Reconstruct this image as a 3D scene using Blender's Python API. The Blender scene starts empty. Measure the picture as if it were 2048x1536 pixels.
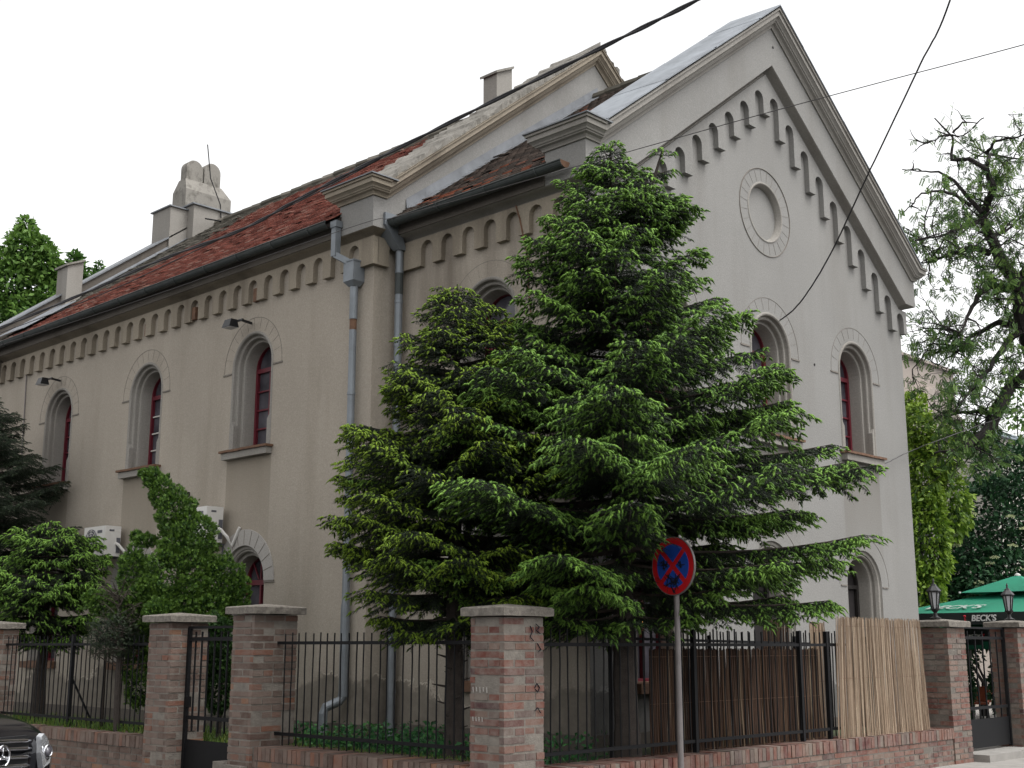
SKY_STR = 0.15; SUN_E = 0.6; EXPO = 1.2
import bpy, bmesh, math, random
import numpy as np
from mathutils import Vector, Matrix
from mathutils.geometry import tessellate_polygon
PI = math.pi
random.seed(7); rng = np.random.default_rng(7)
sc = bpy.context.scene
col = sc.collection

# ------------------------------------------------------------------ camera
F = 2505.0; CX, CY = 1024.0, 768.0; HOR = 1293.0; H = 1.65
PITCH = math.atan((HOR - CY) / F); AZ = math.radians(43.85)
FH = (math.cos(AZ), math.sin(AZ)); RT = (math.sin(AZ), -math.cos(AZ))
def ray(u, v):
    a = u - CX; b = CY - v
    yf = F * math.cos(PITCH) - b * math.sin(PITCH); z = F * math.sin(PITCH) + b * math.cos(PITCH)
    return (FH[0] * yf + RT[0] * a, FH[1] * yf + RT[1] * a, z)
def atD(u, v, D):
    d = ray(u, v); t = D / (d[0] * FH[0] + d[1] * FH[1]); return Vector((d[0] * t, d[1] * t, H + d[2] * t))
def atX(u, v, X):
    d = ray(u, v); t = X / d[0]; return Vector((X, d[1] * t, H + d[2] * t))
def atY(u, v, Y):
    d = ray(u, v); t = Y / d[1]; return Vector((d[0] * t, Y, H + d[2] * t))

cam = bpy.data.cameras.new('camera'); cam.sensor_width = 36; cam.lens = 36 * F / 2048
cam.clip_end = 800; cam.clip_start = 0.05
co = bpy.data.objects.new('camera', cam); col.objects.link(co)
co.location = (0, 0, H); co.rotation_euler = (PI / 2 + PITCH, 0, AZ - PI / 2)
sc.camera = co

# ------------------------------------------------------------------ world and sun
w = bpy.data.worlds.new('World'); sc.world = w; w.use_nodes = True
nt = w.node_tree; nt.nodes.clear()
sky = nt.nodes.new('ShaderNodeTexSky'); sky.sky_type = 'NISHITA'; sky.sun_disc = False
SUN_EL, SUN_AZ = math.radians(62), math.radians(-72)      # azimuth of the sun measured from +X
sky.sun_elevation = SUN_EL; sky.sun_rotation = PI / 2 - SUN_AZ
sky.dust_density = 3.0; sky.air_density = 1.0; sky.ozone_density = 1.0
hs = nt.nodes.new('ShaderNodeHueSaturation'); hs.inputs['Saturation'].default_value = 0.03
bg = nt.nodes.new('ShaderNodeBackground'); bg.inputs['Strength'].default_value = SKY_STR
wo = nt.nodes.new('ShaderNodeOutputWorld')
nt.links.new(sky.outputs[0], hs.inputs['Color']); nt.links.new(hs.outputs[0], bg.inputs[0]); nt.links.new(bg.outputs[0], wo.inputs[0])
sl = bpy.data.lights.new('sun', 'SUN'); sl.energy = SUN_E; sl.angle = math.radians(28); sl.color = (1, .985, .96)
so = bpy.data.objects.new('sun', sl); col.objects.link(so); so.location = (0, -10, 30)
sd = Vector((math.cos(SUN_EL) * math.cos(SUN_AZ), math.cos(SUN_EL) * math.sin(SUN_AZ), math.sin(SUN_EL)))
so.rotation_euler = sd.to_track_quat('Z', 'Y').to_euler()
sc.view_settings.view_transform = 'Standard'; sc.view_settings.look = 'None'
sc.view_settings.exposure = EXPO; sc.view_settings.gamma = 1
try:
    sc.cycles.max_bounces = 6; sc.cycles.diffuse_bounces = 3; sc.cycles.transparent_max_bounces = 8
except Exception: pass

# ------------------------------------------------------------------ materials
MATS = {}
class NT:
    def __init__(s, name):
        s.m = bpy.data.materials.new(name); s.m.use_nodes = True; s.t = s.m.node_tree
        s.b = s.t.nodes['Principled BSDF']; s.tc = None; s.out = s.t.nodes['Material Output']
        MATS[name] = s.m
    def n(s, k, **kw):
        x = s.t.nodes.new(k)
        for a, b in kw.items(): setattr(x, a, b)
        return x
    def l(s, a, b): s.t.links.new(a, b)
    def coord(s, scale=(1, 1, 1)):
        if s.tc is None: s.tc = s.n('ShaderNodeTexCoord')
        mp = s.n('ShaderNodeMapping'); mp.inputs['Scale'].default_value = scale
        s.l(s.tc.outputs['Object'], mp.inputs[0]); return mp.outputs[0]
    def noise(s, sc_, det=4, rough=.55, scale=(1, 1, 1), vec=None):
        x = s.n('ShaderNodeTexNoise'); x.inputs['Scale'].default_value = sc_; x.inputs['Detail'].default_value = det
        x.inputs['Roughness'].default_value = rough
        s.l(vec if vec is not None else s.coord(scale), x.inputs['Vector']); return x.outputs['Fac']
    def ramp(s, fac, stops):
        x = s.n('ShaderNodeValToRGB'); cr = x.color_ramp
        while len(cr.elements) < len(stops): cr.elements.new(.5)
        for e, (p, c) in zip(cr.elements, stops):
            e.position = p; e.color = (c, c, c, 1) if isinstance(c, (int, float)) else (*c, 1)
        s.l(fac, x.inputs[0]); return x.outputs[0]
    def mix(s, fac, a, b, mode='MIX'):
        x = s.n('ShaderNodeMix', data_type='RGBA', blend_type=mode)
        for i, v in ((0, fac), (6, a), (7, b)):
            if isinstance(v, (int, float)): x.inputs[i].default_value = v
            elif isinstance(v, tuple): x.inputs[i].default_value = (*v, 1)
            else: s.l(v, x.inputs[i])
        return x.outputs[2]
    def math(s, op, a, b=0.0, c=None):
        x = s.n('ShaderNodeMath', operation=op)
        for i, v in ((0, a), (1, b), (2, c)):
            if v is None: continue
            if isinstance(v, (int, float)): x.inputs[i].default_value = v
            else: s.l(v, x.inputs[i])
        return x.outputs[0]
    def bump(s, h, strength=.3, dist=.01):
        x = s.n('ShaderNodeBump'); x.inputs['Strength'].default_value = strength; x.inputs['Distance'].default_value = dist
        s.l(h, x.inputs['Height']); s.l(x.outputs[0], s.b.inputs['Normal'])
    def col(s, c):
        if isinstance(c, tuple): s.b.inputs['Base Color'].default_value = (*c, 1)
        else: s.l(c, s.b.inputs['Base Color'])
    def rough(s, r): s.b.inputs['Roughness'].default_value = r
    def attr(s, name):
        x = s.n('ShaderNodeAttribute', attribute_name=name); return x
    def sepz(s):
        x = s.n('ShaderNodeSeparateXYZ'); s.l(s.coord(), x.inputs[0]); return x.outputs

def plaster(name, base, dirt, damp_shade=False, streak=.5, vs=1, sills=None):
    k = NT(name)
    c = k.mix(k.ramp(k.noise(.55, 5), [(.35, 0.0), (.72, 1.0)]), base, tuple(x * .86 for x in base))
    st = k.ramp(k.noise(1.3 * vs, 5, .6, (1, 1, .16 if vs == 1 else .8)), [(.5, 0.0), (.78, 1.0)])
    c = k.mix(k.math('MULTIPLY', st, streak), c, dirt)
    lt = k.ramp(k.noise(1.1, 4, .6, (1, 1, .12)), [(.6, 0.0), (.75, 1.0)])
    c = k.mix(k.math('MULTIPLY', lt, .18), c, tuple(min(1, x * 1.3) for x in base))
    fine = k.noise(42, 3, .8)
    c = k.mix(k.math('MULTIPLY', k.ramp(fine, [(.38, 1.0), (.56, 0.0)]), .30), c, tuple(x * .55 for x in base))
    c = k.mix(k.math('MULTIPLY', k.ramp(fine, [(.58, 0.0), (.72, 1.0)]), .30), c, tuple(min(1, x * 1.5) for x in base))
    if sills:
        x, y, z = k.sepz(); ax_ = x if sills[0] == 'x' else y; tot = None
        for c_ in sills[1]:
            one_ = k.math('LESS_THAN', k.math('ABSOLUTE', k.math('SUBTRACT', ax_, c_)), .60); tot = one_ if tot is None else k.math('MAXIMUM', tot, one_)
        zz_ = k.math('ADD', z, k.math('MULTIPLY', k.noise(2.2, 4, .6, (1, 1, .15)), 1.1))
        fade = k.ramp(k.math('MULTIPLY', zz_, .16), [(.50, 0.0), (.80, 1.0)])
        msk = k.math('MULTIPLY', k.math('MULTIPLY', tot, fade), k.math('LESS_THAN', z, 4.6))
        c = k.mix(k.math('MULTIPLY', msk, .75), c, dirt)
    if damp_shade:
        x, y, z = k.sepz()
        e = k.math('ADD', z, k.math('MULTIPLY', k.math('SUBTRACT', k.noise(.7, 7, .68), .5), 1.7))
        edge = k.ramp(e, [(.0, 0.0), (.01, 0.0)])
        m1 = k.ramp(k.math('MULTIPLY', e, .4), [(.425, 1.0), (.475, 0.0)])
        patch = k.mix(k.ramp(k.noise(3.5, 5, .7), [(.35, 0.0), (.7, 1.0)]), tuple(x * .36 for x in base), tuple(x * .62 for x in base))  # damp cement patches, deepened to paint in shade from the planting
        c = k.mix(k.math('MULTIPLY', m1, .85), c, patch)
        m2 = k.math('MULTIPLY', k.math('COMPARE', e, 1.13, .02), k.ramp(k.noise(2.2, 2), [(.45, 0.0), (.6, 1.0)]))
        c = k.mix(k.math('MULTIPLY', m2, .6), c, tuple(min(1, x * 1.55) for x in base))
    k.col(c); k.rough(.93); k.b.inputs['Specular IOR Level'].default_value = .15
    hgt = k.mix(.35, fine, k.noise(9, 5, .6))
    k.bump(hgt, .55, .012)
    return k.m
BOUNCE_TINT = (.375, .332, .278)  # same plaster as the gable; warm bounce light put into the tint
M_nave = plaster('plaster_bounce_tint', BOUNCE_TINT, (.22, .19, .15), True, .6, sills=('y', [6.59, 9.84, 13.09]))
M_front = plaster('plaster_bounce_tint_stained', BOUNCE_TINT, (.15, .125, .10), True, 1.0, sills=('y', [1.75]))
M_gab = plaster('plaster_sky_tint', (.258, .251, .238), (.17, .158, .14), True, .5, sills=('x', [1.72, 4.28, 6.84]))  # greyer copy of the wall plaster, sky light put into its tint
M_trim = plaster('plaster_trim', (.30, .26, .205), (.10, .08, .06), False, .95)
M_trimg = plaster('plaster_trim_grey', (.285, .268, .243), (.15, .13, .11), False, .6)
M_ring = plaster('plaster_ring', (.38, .36, .335), (.28, .25, .22), False, .5)
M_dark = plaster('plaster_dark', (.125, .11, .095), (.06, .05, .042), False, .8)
M_stone = plaster('rough_stone', (.25, .235, .21), (.06, .055, .045), False, 1.0, vs=5)
M_grooveshade = plaster('groove_shade', (.20, .18, .158), (.15, .132, .112), False, .5)  # shade of the grooves as a colour, for thin raised strips

def simple(name, c, rough=.6, metal=0, var=.25, vs=6, bump=0, spec=.4):
    k = NT(name)
    k.col(k.mix(k.ramp(k.noise(vs, 5, .65), [(.3, 0.0), (.75, 1.0)]), c, tuple(x * (1 - var) for x in c)))
    k.rough(rough); k.b.inputs['Metallic'].default_value = metal; k.b.inputs['Specular IOR Level'].default_value = spec
    if bump: k.bump(k.noise(vs * 6, 4), bump, .01)
    return k.m
M_zinc = simple('zinc_sheet', (.20, .21, .225), .65, .1, .4, 3)
M_zinclight = simple('zinc_light', (.26, .28, .305), .65, .1, .5, 2.5)
M_zincmid = simple('zinc_mid', (.19, .20, .215), .7, .1, .45, 3)
M_pipe = simple('pipe_zinc', (.21, .23, .25), .5, .35, .3, 4)
M_gutter = simple('gutter_metal', (.06, .068, .066), .6, .2, .4, 4)
M_rust = simple('rust', (.16, .085, .05), .8, 0, .4, 8)
M_red = simple('red_frame_paint', (.125, .012, .022), .45, 0, .25, 12)
M_oldwhite = simple('worn_white_paint', (.55, .52, .48), .6, 0, .3, 20)
M_iron = simple('black_iron_paint', (.008, .008, .009), .7, 0, .3, 20, 0, .2)
M_conc = simple('concrete_cap', (.235, .21, .18), .95, 0, .65, 22, .7)
M_bark = simple('bark', (.05, .04, .034), .95, 0, .5, 14, .9)
M_barkd = simple('bark_dark', (.022, .018, .016), .95, 0, .5, 14, .9)
M_barkg = simple('bark_grey', (.12, .105, .09), .95, 0, .5, 10, .9)
M_cable = simple('cable_rubber', (.035, .033, .036), .6, 0, .2, 5)
M_cablet = simple('cable_thin', (.06, .055, .055), .6, 0, .2, 5)
M_white = simple('white_plastic', (.62, .60, .57), .4, 0, .12, 4)
M_greyp = simple('grey_plastic', (.11, .11, .125), .5, 0, .2, 4)
M_blackp = simple('black_plastic', (.012, .012, .013), .4, 0, .2, 4)
M_orange = simple('orange_plastic', (.26, .055, .018), .5, 0, .2, 6)
M_green = simple('umbrella_fabric', (.008, .20, .115), .75, 0, .16, 3)
M_greend = simple('umbrella_valance', (.010, .016, .015), .75, 0, .2, 6)
M_greenb = simple('umbrella_band', (.008, .13, .07), .75, 0, .2, 6)
M_text = simple('printed_white', (.62, .62, .60), .7, 0, .1, 9)
M_textg = simple('printed_grey', (.42, .48, .44), .7, 0, .3, 9)
M_redprint = simple('printed_red', (.40, .02, .03), .7, 0, .1, 9)
M_signred = simple('sign_red', (.58, .012, .018), .4, 0, .15, 8)
M_signblue = simple('sign_blue', (.015, .075, .42), .4, 0, .3, 8)
M_scrib = simple('marker_ink', (.010, .011, .02), .6, 0, .2, 8)
M_galv = simple('galvanised_pole', (.20, .18, .175), .55, .3, .3, 8)
M_carp = simple('car_paint', (.006, .006, .008), .12, 0, .1, 2, 0, .7)
M_chrome = simple('chrome', (.75, .75, .78), .12, 1, .05, 4)
M_tyre = simple('tyre_rubber', (.015, .015, .016), .8, 0, .2, 10)
M_asph = simple('asphalt', (.06, .06, .062), .9, 0, .3, 3, .5)
M_pave = simple('pavement_stone', (.27, .255, .235), .9, 0, .3, 3, .5)
M_tan = plaster('far_plaster_tan', (.33, .285, .25), (.24, .21, .19), False, .4)
M_cream = plaster('far_plaster_cream', (.48, .46, .41), (.38, .36, .32), False, .4)
M_redtile = simple('far_red_tile', (.20, .045, .03), .85, 0, .35, 9, .4)
M_bluegrey = simple('far_sheet_roof', (.25, .30, .34), .6, .2, .2, 3)

k = NT('window_glass'); k.col(k.mix(k.ramp(k.noise(1.7, 3), [(.35, 0.0), (.7, 1.0)]), (.030, .029, .036), (.11, .105, .12)))  # paler noise patches put sky reflection into the glass colour
k.rough(.12); k.bump(k.noise(1.2, 2), .12, .02); M_glass = k.m
k = NT('lamp_glass'); k.col((.42, .42, .43)); k.rough(.25); M_lampglass = k.m
k = NT('clear_lens'); k.col(k.mix(k.noise(30, 3), (.25, .26, .28), (.75, .76, .78))); k.rough(.08); k.b.inputs['Metallic'].default_value = .6; M_lens = k.m
k = NT('lit_bulb'); k.col((.8, .4, .1)); k.b.inputs['Emission Color'].default_value = (1, .45, .12, 1); k.b.inputs['Emission Strength'].default_value = 1.2; M_bulb = k.m
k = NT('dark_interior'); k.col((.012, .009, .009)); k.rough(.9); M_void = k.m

def attr_mat(name, a, b, rough=.85, ns=8, amount=.35, bump=.3, spec=.2, extra=None):
    """two colours picked by the per-piece attribute 'tint', broken up by noise"""
    k = NT(name); t = k.attr('tint').outputs['Fac']
    stops = a if isinstance(a, list) else [(0.0, a), (1.0, b)]
    c = k.ramp(t, stops)
    c = k.mix(k.math('MULTIPLY', k.ramp(k.noise(ns, 5, .7), [(.35, 0.0), (.75, 1.0)]), amount), c, extra or (.03, .028, .022))
    k.col(c); k.rough(rough); k.b.inputs['Specular IOR Level'].default_value = spec
    if bump: k.bump(k.noise(ns * 5, 4), bump, .008)
    return k.m
M_tilered = attr_mat('red_roof_tile', [(0, (.11, .035, .026)), (.5, (.19, .058, .042)), (.85, (.25, .085, .062)), (1, (.32, .19, .15))], None, ns=3, amount=.35)
M_tiledark = attr_mat('dark_roof_tile', [(0, (.045, .036, .032)), (.55, (.085, .066, .055)), (.88, (.12, .09, .075)), (.93, (.22, .07, .04)), (1, (.24, .08, .045))], None, ns=5, amount=.45)
M_tilegrey = attr_mat('lichen_roof_tile', [(0, (.06, .055, .045)), (.6, (.12, .11, .09)), (1, (.22, .20, .17))], None, ns=5, amount=.4)
M_brick = attr_mat('old_brick_brown', [(0, (.075, .045, .036)), (.4, (.125, .08, .065)), (.75, (.165, .12, .10)), (.93, (.17, .07, .045)), (1, (.22, .11, .06))], None, ns=7, amount=.6, bump=.6, extra=(.20, .175, .15))
M_brickred = attr_mat('old_brick_red', [(0, (.09, .035, .032)), (.35, (.15, .055, .04)), (.6, (.15, .08, .06)), (.8, (.15, .12, .10)), (1, (.07, .035, .035))], None, ns=7, amount=.65, bump=.6, extra=(.25, .22, .19))
M_mortar = simple('mortar', (.225, .20, .172), .95, 0, .45, 9, .7)
M_mortard = simple('mortar_dark', (.17, .15, .128), .95, 0, .5, 9, .7)
M_reed = attr_mat('pale_reed', [(0, (.12, .08, .055)), (.35, (.26, .19, .135)), (.8, (.37, .285, .205)), (1, (.50, .41, .31))], None, ns=14, amount=.35, bump=0, extra=(.14, .09, .055))
M_reedd = attr_mat('dark_reed', [(0, (.018, .010, .007)), (.6, (.055, .028, .018)), (.95, (.10, .06, .035)), (1, (.24, .19, .13))], None, ns=10, amount=.4, bump=0)

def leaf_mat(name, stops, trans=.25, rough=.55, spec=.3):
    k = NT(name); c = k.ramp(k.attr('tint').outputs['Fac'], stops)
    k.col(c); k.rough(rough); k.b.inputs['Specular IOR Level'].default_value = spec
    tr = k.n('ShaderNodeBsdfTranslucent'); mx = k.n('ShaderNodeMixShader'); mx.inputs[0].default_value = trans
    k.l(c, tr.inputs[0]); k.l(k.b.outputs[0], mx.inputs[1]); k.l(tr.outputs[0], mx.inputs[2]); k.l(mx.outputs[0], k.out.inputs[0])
    return k.m
M_needle = leaf_mat('old_needles', [(0, (.009, .014, .008)), (.6, (.014, .025, .011)), (1, (.026, .040, .017))], .05)
M_shoot = leaf_mat('new_spruce_shoots', [(0, (.035, .085, .018)), (.5, (.090, .185, .030)), (1, (.20, .36, .055))], .25)
M_shootb = leaf_mat('new_spruce_shoots_yellow', [(0, (.04, .075, .010)), (.5, (.105, .18, .016)), (1, (.23, .34, .03))], .25)
M_thuja = leaf_mat('thuja_sprays', [(0, (.010, .026, .008)), (.5, (.03, .075, .014)), (1, (.085, .16, .02))], .12)
M_leafd = leaf_mat('dark_shrub_leaves', [(0, (.006, .020, .010)), (.6, (.014, .048, .020)), (1, (.03, .085, .03))], .15)
M_leafl = leaf_mat('bright_shrub_leaves', [(0, (.035, .075, .010)), (.5, (.08, .155, .018)), (1, (.20, .30, .03))], .3)
M_leaflo = leaf_mat('locust_leaves', [(0, (.03, .075, .02)), (.5, (.075, .15, .035)), (1, (.17, .27, .06))], .4)
M_leafm = leaf_mat('maple_leaves', [(0, (.02, .055, .012)), (.5, (.055, .125, .022)), (1, (.12, .22, .04))], .3)
M_flower = leaf_mat('cream_flower_heads', [(0, (.35, .38, .18)), (1, (.60, .60, .40))], .2)
M_weed = leaf_mat('garden_weeds', [(0, (.015, .06, .02)), (.5, (.03, .12, .04)), (1, (.07, .20, .05))], .25)
M_grass = leaf_mat('grass_blades', [(0, (.03, .08, .012)), (.6, (.08, .15, .02)), (1, (.17, .20, .04))], .25)
M_twig = simple('dry_twigs', (.06, .048, .038), .9, 0, .4, 9)
k = NT('garden_soil'); k.col(k.mix(k.ramp(k.noise(2.5, 5, .7), [(.35, 0.0), (.7, 1.0)]), (.035, .06, .018), (.07, .058, .04))); k.rough(1); k.bump(k.noise(20, 4), .8, .03); M_soil = k.m

# ------------------------------------------------------------------ object helpers
def setup(o, label=None, cat=None, group=None, kind=None):
    if label: o['label'] = label
    if cat: o['category'] = cat
    if group: o['group'] = group
    if kind: o['kind'] = kind
    return o
def thing(name, label, cat, loc=(0, 0, 0), group=None, rotz=0):
    o = bpy.data.objects.new(name, None); col.objects.link(o)
    o.location = loc; o.rotation_euler = (0, 0, rotz); o.empty_display_size = .2; o['kind'] = 'thing'
    return setup(o, label, cat, group)
def root_offset(parent):
    """world position of the top of a chain of parents; only tops have a location"""
    v = Vector((0, 0, 0)); p = parent
    while p is not None: v += Vector(p.location); p = p.parent
    return v
class MB:
    def __init__(s): s.v = []; s.f = []; s.mi = []; s.t = []; s.cm = 0; s.ct = .5
    def add(s, vs, fs, mat=None, tint=None):
        n = len(s.v); s.v.extend([tuple(p) for p in vs])
        for f in fs: s.f.append(tuple(i + n for i in f)); s.mi.append(s.cm if mat is None else mat); s.t.append(s.ct if tint is None else tint)
    def box(s, a, b, mat=None, tint=None):
        (x0, y0, z0), (x1, y1, z1) = a, b
        s.add([(x0, y0, z0), (x1, y0, z0), (x1, y1, z0), (x0, y1, z0), (x0, y0, z1), (x1, y0, z1), (x1, y1, z1), (x0, y1, z1)],
              [(0, 3, 2, 1), (4, 5, 6, 7), (0, 1, 5, 4), (1, 2, 6, 5), (2, 3, 7, 6), (3, 0, 4, 7)], mat, tint)
    def bar(s, p, q, w, h=None, up=(0, 0, 1), mat=None, tint=None):
        p, q = Vector(p), Vector(q); d = (q - p); L = d.length
        if L < 1e-6: return
        d /= L; up = Vector(up)
        if abs(d.dot(up)) > .98: up = Vector((1, 0, 0))
        a = d.cross(up).normalized(); b = a.cross(d); h = h or w
        vs = [e + a * sx * w / 2 + b * sy * h / 2 for e in (p, q) for sx, sy in ((-1, -1), (1, -1), (1, 1), (-1, 1))]
        s.add(vs, [(0, 3, 2, 1), (4, 5, 6, 7), (0, 1, 5, 4), (1, 2, 6, 5), (2, 3, 7, 6), (3, 0, 4, 7)], mat, tint)
    def tube(s, pts, r, n=8, cap=True, mat=None, tint=None):
        pts = [Vector(p) for p in pts]; rs = r if isinstance(r, (list, tuple)) else [r] * len(pts)
        rings = []; a = None
        for i, p in enumerate(pts):
            d = (pts[min(i + 1, len(pts) - 1)] - pts[max(i - 1, 0)])
            d = d.normalized() if d.length > 1e-9 else Vector((0, 0, 1))
            if a is None:
                a = d.cross(Vector((0, 0, 1))) if abs(d.z) < .9 else d.cross(Vector((1, 0, 0)))
            else: a = a - d * a.dot(d)
            a = a.normalized(); b = d.cross(a)
            rings.append([p + (a * math.cos(2 * PI * j / n) + b * math.sin(2 * PI * j / n)) * rs[i] for j in range(n)])
        vs = [v for r_ in rings for v in r_]; fs = []
        for i in range(len(pts) - 1):
            for j in range(n): fs.append((i * n + j, i * n + (j + 1) % n, (i + 1) * n + (j + 1) % n, (i + 1) * n + j))
        if cap: fs.append(tuple(range(n - 1, -1, -1))); fs.append(tuple((len(pts) - 1) * n + j for j in range(n)))
        s.add(vs, fs, mat, tint)
    def lathe(s, c, prof, n=16, mat=None, axis='z', rot=0):
        vs = []; fs = []
        for r, h in prof:
            for j in range(n):
                a = 2 * PI * j / n + rot; x, y = r * math.cos(a), r * math.sin(a)
                p = {'z': (x, y, h), 'x': (h, x, y), 'y': (x, h, y)}[axis]
                vs.append((c[0] + p[0], c[1] + p[1], c[2] + p[2]))
        for i in range(len(prof) - 1):
            for j in range(n): fs.append((i * n + j, i * n + (j + 1) % n, (i + 1) * n + (j + 1) % n, (i + 1) * n + j))
        fs.append(tuple(range(n - 1, -1, -1))); fs.append(tuple((len(prof) - 1) * n + j for j in range(n)))
        s.add(vs, fs, mat)
    def plate(s, outline, holes, m, d0, d1, mat=None, rim=True, back=True):
        """2-D outline with holes, mapped by m(a, b, depth), from depth d0 to d1"""
        loops = [outline] + list(holes)
        tri = tessellate_polygon([[Vector((p[0], p[1], 0)) for p in L] for L in loops])
        flat = [p for L in loops for p in L]; n = len(flat)
        front = [m(p[0], p[1], d0) for p in flat]; bk = [m(p[0], p[1], d1) for p in flat]
        fs = [tuple(t) for t in tri]
        if back: fs += [tuple(i + n for i in reversed(t)) for t in tri]
        if rim:
            o = 0
            for L in loops:
                k_ = len(L)
                for i in range(k_): a, b = o + i, o + (i + 1) % k_; fs.append((a, b, b + n, a + n))
                o += k_
        s.add(front + bk, fs, mat)
    def build(s, name, mats, parent=None, smooth=False, label=None, fixn=False):
        me = bpy.data.meshes.new(name); off = root_offset(parent)
        me.from_pydata([(x - off.x, y - off.y, z - off.z) for x, y, z in s.v], [], s.f)
        for m in (mats if isinstance(mats, (list, tuple)) else [mats]): me.materials.append(m)
        me.polygons.foreach_set('material_index', s.mi)
        if any(abs(t - .5) > 1e-6 for t in s.t):
            at = me.attributes.new('tint', 'FLOAT', 'FACE'); at.data.foreach_set('value', s.t)
        if smooth: me.polygons.foreach_set('use_smooth', [True] * len(s.f))
        me.update()
        if fixn:
            bm = bmesh.new(); bm.from_mesh(me); bmesh.ops.recalc_face_normals(bm, faces=bm.faces); bm.to_mesh(me); bm.free()
        o = bpy.data.objects.new(name, me); col.objects.link(o); o.parent = parent
        if label: o['label'] = label
        return o
def np_mesh(name, V, T, mats, tint=None, mi=None, parent=None, smooth=False):
    """triangle mesh out of numpy arrays"""
    off = np.array(root_offset(parent)); V = (V - off).astype(np.float32)
    me = bpy.data.meshes.new(name); me.vertices.add(len(V)); me.vertices.foreach_set('co', V.ravel())
    me.loops.add(len(T) * 3); me.loops.foreach_set('vertex_index', T.ravel().astype(np.int32))
    me.polygons.add(len(T)); me.polygons.foreach_set('loop_start', np.arange(0, len(T) * 3, 3, dtype=np.int32))
    for m in (mats if isinstance(mats, (list, tuple)) else [mats]): me.materials.append(m)
    if mi is not None: me.polygons.foreach_set('material_index', mi.astype(np.int32))
    if tint is not None:
        at = me.attributes.new('tint', 'FLOAT', 'FACE'); at.data.foreach_set('value', tint.astype(np.float32))
    if smooth: me.polygons.foreach_set('use_smooth', np.ones(len(T), dtype=bool))
    me.update(calc_edges=True)
    o = bpy.data.objects.new(name, me); col.objects.link(o); o.parent = parent
    return o
def one(name, fn, mats, parent=None, smooth=False, label=None):
    m = MB(); fn(m); return m.build(name, mats, parent, smooth, label)
def arc(cx, cz, r, a0, a1, n): return [(cx + r * math.cos(a0 + (a1 - a0) * i / n), cz + r * math.sin(a0 + (a1 - a0) * i / n)) for i in range(n + 1)]
def arch_loop(c, zs, zb, r, n=20): return [(c - r, zb), (c + r, zb)] + arc(c, zs, r, 0, PI, n)
# ------------------------------------------------------------------ the long gabled building
XN, XF, YF, YN, XR = 11.2, 11.66, 9.91, 13.54, 20.2     # nave wall, front wall, front gable, nave gable, right corner
YE = 25.6; PU = .21
B = thing('gabled_building', 'long old two-storey plastered building with round-arched windows, arcaded frieze and tiled roofs', 'building', (XF, YF, 0))
mN = lambda a, b, d: (XN + d, a, b)
mF = lambda a, b, d: (XF + d, a, b)
mG = lambda a, b, d: (a, YF + d, b)
mR = lambda a, b, d: (a, YN + d, b)
UPN = [16.5, 19.75, 23.0]; LON = [16.5, 19.75, 23.0]
SILL = 4.70; SPR = 6.04; RO = .56
def lowz(y): return 1.38
# --- walls
m = MB()
holes = [arch_loop(y, SPR, SILL, RO) for y in UPN + [26.3]] + [arch_loop(y, 2.63, 1.38, .55) for y in LON]
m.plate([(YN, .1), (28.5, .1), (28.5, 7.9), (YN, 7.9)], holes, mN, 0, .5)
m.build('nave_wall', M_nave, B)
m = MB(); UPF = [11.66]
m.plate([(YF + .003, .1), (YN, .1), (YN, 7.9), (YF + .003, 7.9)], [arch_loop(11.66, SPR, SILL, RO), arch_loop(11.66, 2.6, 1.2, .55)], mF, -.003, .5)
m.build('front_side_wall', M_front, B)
m = MB(); GX = [13.38, 15.94, 18.5]
gh = [arch_loop(x, SPR, SILL, RO) for x in GX] + [arch_loop(x, 2.60, .35, .55) for x in (15.75, 18.42)] + [arch_loop(13.1, 2.60, 1.2, .55)]
RC = (15.95, 8.2)
gh.append(arc(RC[0], RC[1], .48, 0, 2 * PI, 40)[:-1])
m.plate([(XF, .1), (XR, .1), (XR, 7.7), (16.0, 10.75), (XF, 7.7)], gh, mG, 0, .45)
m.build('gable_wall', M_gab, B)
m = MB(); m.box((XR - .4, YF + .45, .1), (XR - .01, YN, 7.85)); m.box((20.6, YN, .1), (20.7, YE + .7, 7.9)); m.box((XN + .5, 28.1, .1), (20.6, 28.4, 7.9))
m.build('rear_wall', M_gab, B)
# plinth, its colour deepened to paint the shade behind the fence
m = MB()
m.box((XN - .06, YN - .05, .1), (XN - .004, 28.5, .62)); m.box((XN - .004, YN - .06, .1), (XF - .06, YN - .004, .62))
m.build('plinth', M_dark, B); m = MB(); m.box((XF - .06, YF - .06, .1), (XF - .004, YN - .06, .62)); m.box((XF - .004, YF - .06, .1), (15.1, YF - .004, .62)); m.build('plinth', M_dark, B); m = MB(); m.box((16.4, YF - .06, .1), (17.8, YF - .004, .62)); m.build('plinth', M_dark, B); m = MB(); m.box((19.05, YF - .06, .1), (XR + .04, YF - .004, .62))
m.build('plinth', M_dark, B)

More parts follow.
